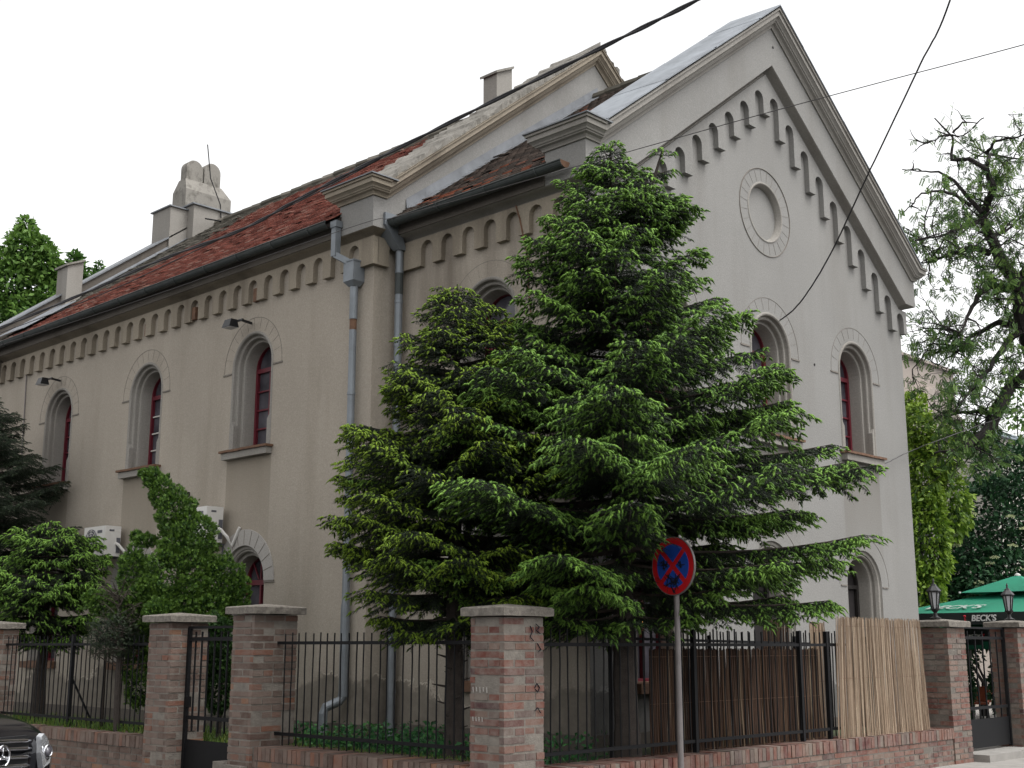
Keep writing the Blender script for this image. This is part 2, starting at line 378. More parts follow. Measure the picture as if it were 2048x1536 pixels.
# --- rows: sweep helper for mouldings (each row is one profile point carried along the path)
def rows_mesh(m, rows):
    n = len(rows[0]); vs = [p for r in rows for p in r]; fs = []
    for i in range(len(rows) - 1):
        for j in range(n - 1): fs.append((i * n + j, i * n + j + 1, (i + 1) * n + j + 1, (i + 1) * n + j))
    m.add(vs, fs)
def gable_rows(L, R, Yf, Yb, XC, z0, A0, s, prof, vs=1.26, ends=True, left_only=None, dz=0):
    rows = []
    for o, h in prof:
        z = z0 + h; A = A0 + h * vs; dx = (A - z) / s
        if left_only is not None:
            rows.append([(L - o, Yb, z), (L - o, Yf - o, z), (left_only, Yf - o, z)]); continue
        p = [(L + .45, Yb + o, z), (L - o, Yb + o, z)] if ends else [(L - o, Yb, z)]
        p += [(L - o, Yf - o, z), (XC - dx, Yf - o, z), (XC, Yf - o, A), (XC + dx, Yf - o, z), (R + o, Yf - o, z)]
        p += [(R + o, Yb + o, z), (R - .45, Yb + o, z)] if ends else [(R + o, Yb, z)]
        rows.append(p)
    return rows
COVE = [(-.02, -.01), (.045, -.01), (.055, .01), (.05, .025), (.03, .03), (.045, .045), (.08, .062), (.13, .078), (.19, .09), (PU, .10)]
TOPC = [(-.02, 0), (.025, 0), (.03, .02), (.05, .045), (.09, .06), (.095, .075), (.11, .08), (.12, .10), (.15, .125), (.165, .13), (.165, .195), (.19, .20), (.19, .225), (.20, .23), (-.30, .235)]
# front block: cove, upper gable wall, cornice
m = MB(); rows_mesh(m, gable_rows(XF, XR, YF, YN + .02, 16.0, 7.43, 10.48, .757, COVE, 1.2, ends=False))
m.build('pediment_moulding', M_trimg, B)
def gtop(XC, s, A, x): return A - s * abs(x - XC)
def upper_slab(m, L, R, Yf, Yb, XC, zb, zt, Ab, At, s):
    dxb = (Ab - zb) / s; dxt = (At - zt) / s
    m.plate([(L, zb), (XC - dxb, zb), (XC, Ab), (XC + dxb, zb), (R, zb), (R, zt), (XC + dxt, zt), (XC, At), (XC - dxt, zt), (L, zt)], [], lambda a, b, d: (a, d, b), Yf, Yb)
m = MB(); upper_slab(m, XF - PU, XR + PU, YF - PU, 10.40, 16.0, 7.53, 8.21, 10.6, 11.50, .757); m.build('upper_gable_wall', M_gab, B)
m = MB(); rows_mesh(m, gable_rows(XF - PU, XR + PU, YF - PU, 10.40, 16.0, 7.99, 11.23, .757, TOPC)); m.build('raking_cornice', M_trimg, B)
# nave gable
m = MB(); rows_mesh(m, gable_rows(XN, 20.6, YN, 28.5, 16.0, 7.48, 0, .8, COVE, left_only=XF + .3)); m.build('eaves_moulding', M_trim, B)
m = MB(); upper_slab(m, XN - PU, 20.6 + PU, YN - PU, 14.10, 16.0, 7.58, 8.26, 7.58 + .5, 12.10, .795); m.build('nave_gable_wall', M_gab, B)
m = MB(); rows_mesh(m, gable_rows(XN - PU, 20.6 + PU, YN - PU, 14.10, 16.0, 8.04, 11.83, .795, TOPC)); m.build('nave_raking_cornice', M_trim, B)
# rough coping on the nave gable
def coping(name, mat, L, R, Y0, Y1, XC, z, A, s, th, jag, n=60):
    m = MB(); dx = (A - z) / s; vs = []; fs = []
    for sgn in (-1, 1):
        base = len(vs)
        for i in range(n + 1):
            t = i / n; x = XC + sgn * dx * (1 - t); zz = z + (A - z) * t
            j = [random.uniform(-jag, jag) for _ in range(4)]
            vs += [(x, Y0 + j[0] * .5, zz - .02), (x, Y0 + j[0] * .6, zz + th + j[1]), (x, Y1 + j[2] * .5, zz + th + j[3]), (x, Y1, zz - .02)]
        for i in range(n):
            b = base + i * 4
            for q in range(3): fs.append((b + q, b + q + 1, b + q + 5, b + q + 4))
    m.add(vs, fs); return m.build(name, mat, B)
coping('rough_coping', M_stone, 0, 0, YN - PU - .17, 14.12, 16.0, 8.29, 12.13, .795, .06, .06, 110)
# zinc coping on the front gable, in lapped sheets
for sgn in (-1, 1):
    m = MB(); dx0 = (11.53 - 8.235) / .757
    for i, (a, b) in enumerate(((0, .30), (.29, .58), (.57, .86), (.85, 1.0))):
        xa, xb = 16.0 + sgn * dx0 * (1 - a), 16.0 + sgn * dx0 * (1 - b)
        za, zb = 8.235 + (11.53 - 8.235) * a, 8.235 + (11.53 - 8.235) * b
        l0 = .012 + .006 * (i % 2); l1 = l0 + .012
        y0, y1 = YF - PU - .205, 10.44
        m.add([(xa, y0, za + l0), (xb, y0, zb + l0), (xb, y1, zb + l0 + .05), (xa, y1, za + l0 + .05), (xa, y0, za + l1 + .01), (xb, y0, zb + l1 + .01), (xb, y1, zb + l1 + .06), (xa, y1, za + l1 + .06)],
              [(0, 3, 2, 1), (4, 5, 6, 7), (0, 1, 5, 4), (1, 2, 6, 5), (2, 3, 7, 6), (3, 0, 4, 7)])
    m.build('zinc_coping', M_zinclight, B)
for (L, Yf, Yb, z, nm) in ((XF - PU, YF - PU, 10.40, 8.225, 'cornice_flashing'), (XN - PU, YN - PU, 14.10, 8.275, 'cornice_flashing')):
    m = MB(); m.box((L - .215, Yf - .215, z), (L + .30, Yb + .215, z + .018)); m.build(nm, M_zinc, B)

# --- arcaded frieze
def frieze_level(m, mp, cs, a0, a1, zt, zb, zs, r, d):
    o = [(a0, zt)]
    lo = [(a0, zb)]
    for c in cs:
        lo += [(c - r, zb)] + list(reversed(arc(c, zs, r, 0, PI, 10))) + [(c + r, zb)]
    lo += [(a1, zb)]
    m.plate(lo + [(a1, zt), (a0, zt)], [], mp, -d, .01)
P = .427; FR = .118; FD = .085
for nm, mp, cs, a0, a1, z in (('frieze', mN, [YN + .365 + P * i for i in range(35)], YN - FD, 28.4, 7.49), ('frieze', mF, [YF + .35 + P * i for i in range(7)] + [13.38], YF + .002, YN - FD - .002, 7.44)):
    m = MB(); cs = [c for c in cs if c < a1 - .13]
    frieze_level(m, mp, cs, a0, a1, z, z - .42, z - .06 - FR, FR, FD); m.build(nm, M_trim, B)
m = MB(); frieze_level(m, mR, [XN + .33], XN + .002 - 0, XF - .002, 7.49, 7.07, 7.31, FR, FD); m.build('frieze', M_trim, B)
def rake_frieze():
    m = MB(); XC = 16.0; a0, a1 = XF - FD, XR + FD
    def tb(i): return max(7.03, 9.80 - .316 * abs(i))
    lo = []
    js = [j for j in range(-10, 10)]
    cs = [(XC + P * (j + .5), j) for j in js if a0 + .1 < XC + P * (j + .5) - FR and XC + P * (j + .5) + FR < a1 - .1]
    lo.append((a0, tb(cs[0][1])))
    for c, j in cs:
        zl, zr = tb(j), tb(j + 1); up = max(zl, zr); spr = up + .225
        lo += [(c - FR, zl)] + list(reversed(arc(c, spr, FR, 0, PI, 10))) + [(c + FR, zr)]
    lo.append((a1, tb(cs[-1][1] + 1)))
    dx = (10.49 - 7.44) / .757
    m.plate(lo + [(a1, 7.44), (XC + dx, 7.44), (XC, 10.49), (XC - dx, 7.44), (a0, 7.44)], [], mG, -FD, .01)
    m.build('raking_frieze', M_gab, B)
rake_frieze()

# --- fascia below the eaves
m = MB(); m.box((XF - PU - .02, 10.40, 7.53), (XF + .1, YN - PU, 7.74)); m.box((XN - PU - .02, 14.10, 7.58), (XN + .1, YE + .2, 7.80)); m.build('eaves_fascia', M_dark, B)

# --- windows
def jamb(m, mp, c, zs, zb, prof, n=18, stop=0):
    rows = []
    for r, d in prof:
        rows.append([mp(c - r, zb, d)] + [mp(a, b, d) for a, b in reversed(arc(c, zs, r, 0, PI, n))] + [mp(c + r, zb, d)])
    rows_mesh(m, rows)
JP = [(.562, -.002), (.55, -.014), (.528, -.014), (.512, .0), (.508, .045), (.50, .06), (.478, .05), (.462, .058), (.455, .075), (.455, .135), (.44, .145), (.425, .135), (.408, .14), (.40, .17), (.375, .36)]
def strip(m, mp, p, q, w, t=.004):
    p = Vector(p); q = Vector(q); d = (q - p).normalized(); nrm = Vector((-d.y, d.x)) * w / 2
    pts = [p + nrm, q + nrm, q - nrm, p - nrm]
    m.plate([(x.x, x.y) for x in pts], [], mp, -t, .0)
def ring_line(m, mp, c, zs, r, w, a0=0, a1=PI, n=28, t=.004):
    o = arc(c, zs, r + w / 2, a0, a1, n); i = list(reversed(arc(c, zs, r - w / 2, a0, a1, n)))
    m.plate(o + i, [], mp, -t, 0)
def window(mp, c, wallmat, sill_out=.11, label=None, broken=False, white=False, faint=.004):
    fr = MB(); D0 = .33; w = .375
    zb = SILL + .02; zs = SPR
    # frame with muntins
    fr.plate(arch_loop(c, zs, zb, w, 16), [arch_loop(c, zs + .045, zs + .045, w - .045, 16)[1:-0 or None]] and [arch_loop(c, zs + .04, zs + .03, w - .045, 14), [(c - w + .05, zb + .05), (c + w - .05, zb + .05), (c + w - .05, zs - .04), (c - w + .05, zs - .04)]], mp, D0, D0 + .06)
    f = fr.build('window', M_red, B, label=label)
    mu = MB(); g = (zs - .04 - zb - .05) / 4
    mu.plate([(c - .014, zb + .05), (c + .014, zb + .05), (c + .014, zs - .04), (c - .014, zs - .04)], [], mp, D0 + .012, D0 + .045)
    for i in range(1, 4):
        z = zb + .05 + g * i
        for sx in (-1, 1):
            mu.plate([(c + sx * .014, z - .012), (c + sx * (w - .05), z - .012), (c + sx * (w - .05), z + .012), (c + sx * .014, z + .012)], [], mp, D0 + .015, D0 + .042)
    mu.build('muntins', M_oldwhite if white else M_red, f)
    p = MB(); p.plate(arch_loop(c, zs, zb, w - .01, 16), [], mp, D0 + .05, D0 + .065); p.build('pane', M_glass, f)
    j = MB(); jamb(j, mp, c, zs, SILL, JP); j.build('surround', wallmat, f)
    for s in (-1, 1):
        j = MB()
        lo, hi = (c - .565, c - .455) if s < 0 else (c + .455, c + .565)
        inn = hi if s < 0 else lo; ou = lo if s < 0 else hi
        j.plate([(ou, SILL), (inn, SILL), (inn, SILL + .42), (ou - s * .05, SILL + .50), (ou, SILL + .52)] , [], mp, -.004, .08)
        j.build('moulding_stop', wallmat, f)
    s = MB(); s.plate([(c - .61, SILL - .14), (c + .61, SILL - .14), (c + .61, SILL - .035), (c - .61, SILL - .035)], [], mp, -sill_out, .02)
    so_ = s.build('sill', M_trimg, f)
    s = MB(); nb = 9
    for i in range(nb):
        a = c - .645 + 1.29 * i / nb; dz = random.uniform(-.004, .004)
        s.plate([(a + .003, SILL - .032 + dz), (a + 1.29 / nb - .003, SILL - .032 + dz), (a + 1.29 / nb - .003, SILL + .004 + dz), (a + .003, SILL + .004 + dz)], [], mp, -sill_out - .035, .36)
    s.build('sill_tiles', M_rust, f)
    # incised voussoir lines, their groove shade painted as dark raised strips
    v = MB(); ring_line(v, mp, c, zs, .785, .007)
    for k_ in range(1, 12):
        a = PI * k_ / 12; strip(v, mp, (c + .60 * math.cos(a), zs + .60 * math.sin(a)), (c + .775 * math.cos(a), zs + .775 * math.sin(a)), .0035, .003)
    for s_ in (-1, 1): strip(v, mp, (c + s_ * .57, zs - .06), (c + s_ * .81, zs - .06), .024, .014); strip(v, mp, (c + s_ * .785, zs - .06), (c + s_ * .785, zs), .006)
    v.build('voussoir_joints', M_grooveshade, f)
    return f
for i, y in enumerate(UPN + [26.3]): window(mN, y, M_trimg, white=(i == 1))
window(mF, 11.66, M_trimg)
for i, x in enumerate(GX): window(mG, x, M_trimg, white=(i == 1))

LP = [(.55, -.002), (.535, .03), (.50, .04), (.49, .06), (.47, .05), (.455, .075), (.455, .12), (.43, .135), (.41, .13), (.40, .16), (.375, .34)]
def low_window(mp, c, zs, zb, ring=True, door=False, mat=M_trimg, frame=M_red, open_=False):
    fr = MB(); D0 = .32; w = .38
    if door:
        fr.plate(arch_loop(c, zs, zb, w, 16), [arch_loop(c, zs + .03, zs + .02, w - .05, 12), [(c - w + .06, zb + .06), (c + w - .06, zb + .06), (c + w - .06, zs - .04), (c - w + .06, zs - .04)]], mp, D0, D0 + .05)
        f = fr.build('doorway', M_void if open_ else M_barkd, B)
        p = MB(); p.plate(arch_loop(c, zs, zb, w - .01, 12), [], mp, D0 + .06, D0 + .08); p.build('dark_infill', M_void, f)  # near-black sheet stands for the unlit inside of the opening
    else:
        fr.plate(arch_loop(c, zs, zb, w, 16), [arch_loop(c, zs + .05, zs + .04, w - .055, 12), [(c - w + .05, zb + .05), (c - .02, zb + .05), (c - .02, zs - .04), (c - w + .05, zs - .04)], [(c + .02, zb + .052), (c + w - .05, zb + .05), (c + w - .05, zs - .04), (c + .02, zs - .04)]], mp, D0, D0 + .06)
        for a in (55, 90, 125):
            aa = math.radians(a); q = (c + .36 * math.cos(aa), zs + .36 * math.sin(aa)); s0 = (c + .1 * math.cos(aa), zs + .05)
            strip(fr, lambda x, y, d: mp(x, y, d + D0 + .02), s0, q, .022, .02)
        f = fr.build('window', frame, B)
        p = MB(); p.plate(arch_loop(c, zs, zb, w - .01, 12), [], mp, D0 + .05, D0 + .07); p.build('pane', M_glass, f)
        s = MB(); s.plate([(c - .62, zb - .12), (c + .62, zb - .12), (c + .62, zb - .0), (c - .62, zb - .0)], [], mp, -.12, .02); s.build('sill', M_rust, f)
        s = MB(); s.plate([(c - .55, zb - .01), (c + .55, zb - .01), (c + .55, zb + .012), (c - .55, zb + .012)], [], mp, .0, .34); s.build('inner_sill', M_rust, f)
    j = MB(); jamb(j, mp, c, zs, zb, LP); j.build('surround', mat, f)
    v = MB()
    if ring:
        o = arc(c, zs, .80, 0, PI, 28); i_ = list(reversed(arc(c, zs, .552, 0, PI, 28)))
        v.plate(o + i_, [], mp, -.018, .0); v.build('arch_ring', M_ring, f); v = MB()
        for k_ in range(1, 12):
            a = PI * k_ / 12; strip(v, lambda x, y, d: mp(x, y, d - .018), (c + .57 * math.cos(a), zs + .57 * math.sin(a)), (c + .79 * math.cos(a), zs + .79 * math.sin(a)), .010)
        for s_ in (-1, 1): strip(v, lambda x, y, d: mp(x, y, d), (c + s_ * .56, zs - .02), (c + s_ * .81, zs - .02), .03, .02)
    else:
        ring_line(v, mp, c, zs, .785, .006)
        for s_ in (-1, 1): strip(v, mp, (c + s_ * .57, zs - .02), (c + s_ * .76, zs - .02), .018, .014)
    v.build('voussoir_joints', M_grooveshade, f)
    return f
for y in LON: low_window(mN, y, 2.63, 1.38)
low_window(mF, 11.66, 2.6, 1.2)
low_window(mG, 13.1, 2.6, 1.2, ring=False)
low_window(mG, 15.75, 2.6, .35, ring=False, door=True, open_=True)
low_window(mG, 18.42, 2.6, .35, ring=False, door=True)

# --- roundel
m = MB(); rows = []
for r, d in ((.485, -.002), (.475, -.012), (.458, -.012), (.445, .0), (.44, .03), (.425, .04), (.42, .10)):
    rows.append([mG(a, b, d) for a, b in arc(RC[0], RC[1], r, 0, 2 * PI, 48)])
rows_mesh(m, rows); rd = m.build('roundel', M_trimg, B, smooth=True)
m = MB(); m.plate(arc(RC[0], RC[1], .43, 0, 2 * PI, 40)[:-1], [], mG, .095, .12); m.build('roundel_panel', M_gab, rd)
m = MB(); rows = []
for r, d in ((.707, .0), (.704, -.012), (.696, -.012), (.693, .0)): rows.append([mG(a, b, d) for a, b in arc(RC[0], RC[1], r, 0, 2 * PI, 56)])
rows_mesh(m, rows); m.build('roundel_ring', M_grooveshade, rd)
m = MB()
for k_ in range(24):
    a = 2 * PI * (k_ + .5) / 24; strip(m, mG, (RC[0] + .50 * math.cos(a), RC[1] + .50 * math.sin(a)), (RC[0] + .68 * math.cos(a), RC[1] + .68 * math.sin(a)), .004, .003)
m.build('roundel_joints', M_grooveshade, rd)
# small bolt holes under the apex, streaks and a crack
m = MB()
for x, z in ((16.05, 10.92), (15.35, 11.0), (17.2, 6.0)):
    m.plate(arc(x, z, .022, 0, 2 * PI, 8)[:-1], [], lambda a, b, d: (a, YF - PU + d, b) if z > 10 else (a, YF + d, b), -.006, 0)
m.build('bolt_holes', M_void, B)
m = MB(); pts = [(10.62, 7.45), (10.55, 7.25), (10.50, 7.05), (10.47, 6.7), (10.47, 6.3), (10.42, 5.9)]
pts = [(y + .42, z) for y, z in pts]
m.tube([mF(y, z, -.09 if z > 7.0 else -.012) for y, z in pts], .012, 5); m.build('cable_drip', M_rust, B)

for (u_, v_) in ((511, 590), (388, 627), (293, 660), (118, 712)):
    p_ = atX(u_, v_, XN - .05); m = MB(); m.box((XN - .06, p_.y - .05, p_.z - .11), (XN + .01, p_.y + .05, p_.z + .11)); m.build('frieze_vent', M_rust, B)
m = MB(); m.tube([atX(u_, v_, XN - .02) for u_, v_ in ((53, 745), (50, 800), (46, 870), (42, 930), (38, 990), (33, 1080))], .012, 5); m.build('conduit', M_galv, B)
m = MB(); p_ = atX(378, 988, XN); m.box((XN - .08, p_.y - .03, p_.z - .03), (XN + .01, p_.y + .03, p_.z + .03)); m.build('wall_camera', M_blackp, B)  # small black camera on the side wall

# --- roofs of real tiles
def tiled(name, mat_fn, x0, z0, s, x1, y0, y1, tw=.175, ex=.15, mats=None, yclip=None):
    ln = math.hypot(1, s); ux, uz = 1 / ln, s / ln; nx, nz = -uz, ux
    L = (x1 - x0) * ln; nr = int(L / ex) + 1; nc = int((y1 - y0) / tw)
    V = []; T = []; tint = []; mi = []
    tw = (y1 - y0) / nc
    for r in range(nr):
        off = .5 * tw * (r % 2)
        for c in range(-1, nc + 1):
            ya = y0 + c * tw + off; yb = ya + tw - .004
            ya = max(ya, y0); yb = min(yb, y1)
            if yb - ya < .02: continue
            a = r * ex - .02 + random.uniform(-.010, .010); b = min(a + ex * 1.5, L)
            lift = random.uniform(.0, .008) + (.02 if random.random() < .03 else 0); l0 = .030 + lift; l1 = .012
            th = .015
            ym = (ya + yb) / 2; rr = (yb - ya) / 2
            def P_(al, up, y): return (x0 + al * ux + up * nx, y, z0 + al * uz + up * nz)
            n = len(V)
            V += [P_(a + .03, l0 + th, ya), P_(a, l0 + th, ym), P_(a + .03, l0 + th, yb), P_(b, l1 + th, yb), P_(b, l1 + th, ya),
                  P_(a + .03, l0, ya), P_(a, l0, ym), P_(a + .03, l0, yb)]
            F_ = [(0, 1, 2), (0, 2, 3), (0, 3, 4), (0, 5, 6), (0, 6, 1), (1, 6, 7), (1, 7, 2), (2, 7, 3), (0, 4, 5)]
            t_, m_ = mat_fn(ym, a / L)
            for f in F_: T.append((f[0] + n, f[1] + n, f[2] + n)); tint.append(t_); mi.append(m_)
    np_mesh(name, np.array(V), np.array(T), mats, np.array(tint), np.array(mi), B)
def nave_mat(y, h):
    e = 24.9 - 2.6 * h + .9 * math.sin(h * 7 + 1) * math.sin(h * 3) + random.uniform(-.6, .5)
    if y > e or (h > .93 and random.random() < .8): return random.random(), 1
    return random.random(), 0
tiled('nave_roof_tiles', nave_mat, 10.86, 7.80, .757, 15.95, 14.06, YE, mats=[M_tilered, M_tilegrey])
def front_mat(y, h): return (random.uniform(.94, 1) if random.random() < (.30 if h < .10 else .03) else random.uniform(0, .92)), 0
tiled('front_roof_tiles', front_mat, 11.33, 7.72, .735, 15.98, 10.38, YN - PU + .02, mats=[M_tiledark])
m = MB()
def slab(m, x0, z0, x1, z1, y0, y1, t=.12): m.add([(x0, y0, z0), (x1, y0, z1), (x1, y1, z1), (x0, y1, z0), (x0, y0, z0 - t), (x1, y0, z1 - t), (x1, y1, z1 - t), (x0, y1, z0 - t)], [(0, 1, 2, 3), (4, 7, 6, 5), (0, 4, 5, 1), (1, 5, 6, 2), (2, 6, 7, 3), (3, 7, 4, 0)])
slab(m, 10.90, 7.815, 15.98, 11.66, 14.06, YE, .07); slab(m, 11.37, 7.735, 16.0, 11.14, 10.38, YN - PU + .02, .07)
slab(m, 16.02, 11.66, 21.0, 7.9, 14.06, YE, .07); slab(m, 16.02, 11.14, 20.5, 7.86, 10.38, YN - PU, .07)
m.build('roof_boarding', M_tiledark, B)
m = MB()
for i in range(30): 
    y = 14.1 + i * .385; m.tube([(15.97, y, 11.70 + random.uniform(-.012, .012)), (15.97, y + .41, 11.715)], .10, 8, tint=random.random())
m.build('ridge_tiles', M_tilegrey, B); m = MB()
for i in range(8):
    y = 10.42 + i * .37; m.tube([(15.99, y, 11.17), (15.99, y + .39, 11.185)], .10, 8, tint=random.uniform(0, .8))
m.build('ridge_tiles', M_tilegrey, B)
# zinc flashing where the front roof meets the nave gable
m = MB(); Yq = YN - PU
for i in range(12):
    xa, xb = 11.60 + i * .37, 11.60 + (i + 1) * .37 + .02; za, zb = 7.72 + .735 * (xa - 11.33) + .02, 7.72 + .735 * (xb - 11.33) + .02
    e = .004 * (i % 2)
    m.add([(xa, Yq - .012 - e, za + .20), (xb, Yq - .012 - e, zb + .20), (xb, Yq - .03 - e, zb + .05), (xa, Yq - .03 - e, za + .05), (xa, Yq - .22, za + .035), (xb, Yq - .22, zb + .035)], [(0, 1, 2, 3), (3, 2, 5, 4)])
m.build('roof_flashing', M_zincmid, B)
# far gable parapet with its sheet metal, corner block and stepped pedestal
m = MB(); z1 = 7.99; slope = .757
m.plate([(XN - PU, 7.2), (20.8, 7.2), (20.8, 8.25), (16.0, 12.02), (XN - PU, 8.25)], [], lambda a, b, d: (a, d, b), YE, YE + .75); m.build('far_parapet', M_dark, B)
m = MB()
for sgn in (-1, 1):
    xa = 16.0 + sgn * 5.0
    m.add([(xa, YE - .05, 8.27), (16.0, YE - .05, 12.06), (16.0, YE + .8, 12.06), (xa, YE + .8, 8.27), (xa, YE - .05, 8.23), (16.0, YE - .05, 12.02)], [(0, 1, 2, 3), (0, 4, 5, 1)])
m.build('parapet_sheet', M_zinc, B)
m = MB()
for i in range(10):
    xa = 11.3 + i * .46; za = 7.80 + .757 * (xa - 10.86); xb = xa + .47; zb = 7.80 + .757 * (xb - 10.86)
    m.add([(xa, YE - .012, za + .13), (xb, YE - .012, zb + .13), (xb, YE - .04, zb + .09), (xa, YE - .04, za + .09), (xa, YE - .14, za + .07), (xb, YE - .14, zb + .07)], [(0, 1, 2, 3), (3, 2, 5, 4)])
m.build('parapet_flashing', M_zincmid, B)
# pedestal blocks
m = MB(); m.box((14.84, YE - .05, 10.6), (15.30, YE + .75, 11.94)); m.box((15.30, YE - .32, 11.0), (16.68, YE + .75, 12.04)); pd_ = m.build('gable_pedestal', M_trimg, B)
m = MB(); m.box((14.79, YE - .10, 11.94), (15.32, YE + .8, 11.97)); m.box((15.24, YE - .38, 12.04), (16.74, YE + .8, 12.075)); m.build('pedestal_sheet', M_zinc, pd_)
m = MB(); m.box((15.28, YE + .05, 12.075), (16.56, YE + .65, 12.55))
def taper(m, b, t):
    (x0, x1, y0, y1, z0), (a0, a1, c0, c1, z1_) = b, t
    m.add([(x0, y0, z0), (x1, y0, z0), (x1, y1, z0), (x0, y1, z0), (a0, c0, z1_), (a1, c0, z1_), (a1, c1, z1_), (a0, c1, z1_)], [(0, 3, 2, 1), (4, 5, 6, 7), (0, 1, 5, 4), (1, 2, 6, 5), (2, 3, 7, 6), (3, 0, 4, 7)])
taper(m, (15.28, 16.56, YE + .05, YE + .65, 12.55), (15.34, 16.36, YE + .2, YE + .5, 12.86)); m.build('tablet_base', M_stone, pd_)
for cx_ in (15.60, 16.10):
    m = MB(); zt = 13.16 if cx_ < 15.8 else 13.22
    m.plate([(cx_ - .23, 12.6), (cx_ + .23, 12.6)] + arc(cx_, zt, .23, 0, PI, 12), [], lambda a, b, d: (a, d, b), YE + .22, YE + .48)
    m.build('stone_tablet', M_stone, pd_)
m = MB(); m.tube([(16.1, YE - .36, 11.2), (16.0, YE - .36, 12.2), (15.9, YE - .02, 12.95), (15.84, YE + .1, 13.85)], .014, 5); m.tube([(15.45, YE - .6, 11.65), (16.5, YE - .6, 11.75)], .02, 5); m.build('lightning_rod', M_iron, pd_)
# corrugated sheet patch near the far eaves
m = MB(); n = 22; vs = []; fs = []
for i in range(n * 2 + 1):
    y = 24.35 + i * (1.2 / (n * 2)); up = .10 + (.025 if i % 2 else 0)
    vs += [(10.95, y, 7.90 + up), (12.05, y, 7.90 + up + .80)]
for i in range(n * 2): fs.append((2 * i, 2 * i + 1, 2 * i + 3, 2 * i + 2))
m.add(vs, fs); m.build('corrugated_patch', M_zincmid, B)

# --- chimneys
def chimney(x0, x1, y0, y1, zb, z0, z1, flash=True):
    m = MB(); m.add([(x0, y0, zb), (x1, y0, zb), (x1, y1, zb), (x0, y1, zb), (x0, y0, z0), (x1, y0, z1), (x1, y1, z1), (x0, y1, z0)], [(0, 3, 2, 1), (4, 5, 6, 7), (0, 1, 5, 4), (1, 2, 6, 5), (2, 3, 7, 6), (3, 0, 4, 7)])
    c = m.build('chimney', M_trimg, B)
    m = MB(); e = .05; s_ = (z1 - z0) / (x1 - x0)
    m.add([(x0 - e, y0 - e, z0 + .003 - e * s_), (x1 + .01, y0 - e, z1 + .003), (x1 + .01, y1 + e, z1 + .003), (x0 - e, y1 + e, z0 + .003 - e * s_), (x0 - e, y0 - e, z0 + .05 - e * s_), (x1 + .01, y0 - e, z1 + .05), (x1 + .01, y1 + e, z1 + .05), (x0 - e, y1 + e, z0 + .05 - e * s_)], [(0, 3, 2, 1), (4, 5, 6, 7), (0, 1, 5, 4), (1, 2, 6, 5), (2, 3, 7, 6), (3, 0, 4, 7)])
    m.build('chimney_cap', M_stone, c)
    if flash:
        m = MB(); m.box((x0 - .02, y0 - .02, zb), (x1 + .02, y1 + .02, zb + .55)); m.build('chimney_flashing', M_zincmid, c)
chimney(15.84, 16.26, 15.62, 15.98, 11.2, 12.40, 12.62, False)
chimney(12.30, 12.66, 25.36, 25.84, 8.4, 9.86, 10.02, False)

# --- gutters and downpipes
def gutter(X, z, y0, y1, r=.085):
    m = MB(); n = 10; vs = []; fs = []
    N = 40; 
    for i in range(N + 1):
        y = y0 + (y1 - y0) * i / N
        for j in range(n + 1):
            a = PI + PI * j / n; vs.append((X + r * math.cos(a), y, z + r * math.sin(a)))
    for i in range(N):
        for j in range(n): fs.append((i * (n + 1) + j, i * (n + 1) + j + 1, (i + 1) * (n + 1) + j + 1, (i + 1) * (n + 1) + j))
    m.add(vs, fs); m.tube([(X - r, y0, z), (X - r, y1, z)], .012, 6)
    g = m.build('gutter', M_gutter, B)
    m = MB()
    y = y0 + .45
    while y < y1:
        m.tube([(X + (r + .006) * math.cos(PI + PI * j / 8), y, z + (r + .006) * math.sin(PI + PI * j / 8)) for j in range(9)], .009, 5); y += .93
    m.build('gutter_brackets', M_gutter, g)
    return g
g1 = gutter(11.30, 7.70, 9.93, 13.40); g2 = gutter(10.84, 7.78, 14.15, 28.4)
m = MB(); m.plate(arc(11.30, 7.70, .088, PI, 2 * PI, 12), [], lambda a, b, d: (a, 9.925 + d, b), -.008, .0); m.build('gutter_end', M_rust, g1)
m = MB()
m.box((11.18, 13.28, 7.64), (11.46, 13.56, 7.82)); taper(m, (11.46, 11.60, 13.28, 13.42, 7.32), (11.18, 11.46, 13.28, 13.56, 7.64)); m.build('rain_hopper', M_pipe, B)
def pipe(pts, r, name='downpipe', joints=()):
    m = MB(); m.tube(pts, r, 14); o = m.build(name, M_pipe, B, smooth=False)
    m = MB()
    for p in joints: m.tube([(p[0], p[1], p[2] - .02), (p[0], p[1], p[2] + .02)], r + .007, 14)
    if joints: m.build('pipe_joint', M_pipe, o)
    return o
PX, PY = 11.53, 13.36
pipe([(PX, PY, 7.36), (PX, PY, 6.0), (PX, PY, 3.0), (PX, PY, .45)], .058, joints=[(PX, PY, z) for z in (7.0, 6.55, 5.9, 5.2, 3.9, 2.4, 1.05)])
m = MB(); m.tube([(PX, PY, 6.66), (PX, PY, 7.02)], .061, 14); m.build('pipe_sleeve', M_gutter, B)
QX, QY = 11.10, 13.86
m = MB(); m.box((10.86, 14.02, 7.70), (10.98, 14.16, 7.80)); m.box((10.87, 14.04, 7.26), (10.97, 14.14, 7.70)); m.bar((10.92, 14.09, 7.28), (11.05, 13.88, 7.14), .10, .09); m.build('gutter_outlet', M_pipe, B)
m = MB(); m.box((QX - .115, QY - .115, 6.86), (QX + .095, QY + .115, 7.15)); taper(m, (QX - .06, QX + .06, QY - .06, QY + .06, 6.79), (QX - .115, QX + .095, QY - .115, QY + .115, 6.86)); m.box((QX - .125, QY - .125, 7.15), (QX + .097, QY + .125, 7.17)); m.build('rain_hopper', M_pipe, B)
pipe([(QX, QY, 6.82), (QX, QY, 6.30)], .060)
m = MB(); m.tube([(QX, QY, 6.30), (QX, QY, 6.12)], .052, 14); m.build('pipe_sleeve', M_rust, B)
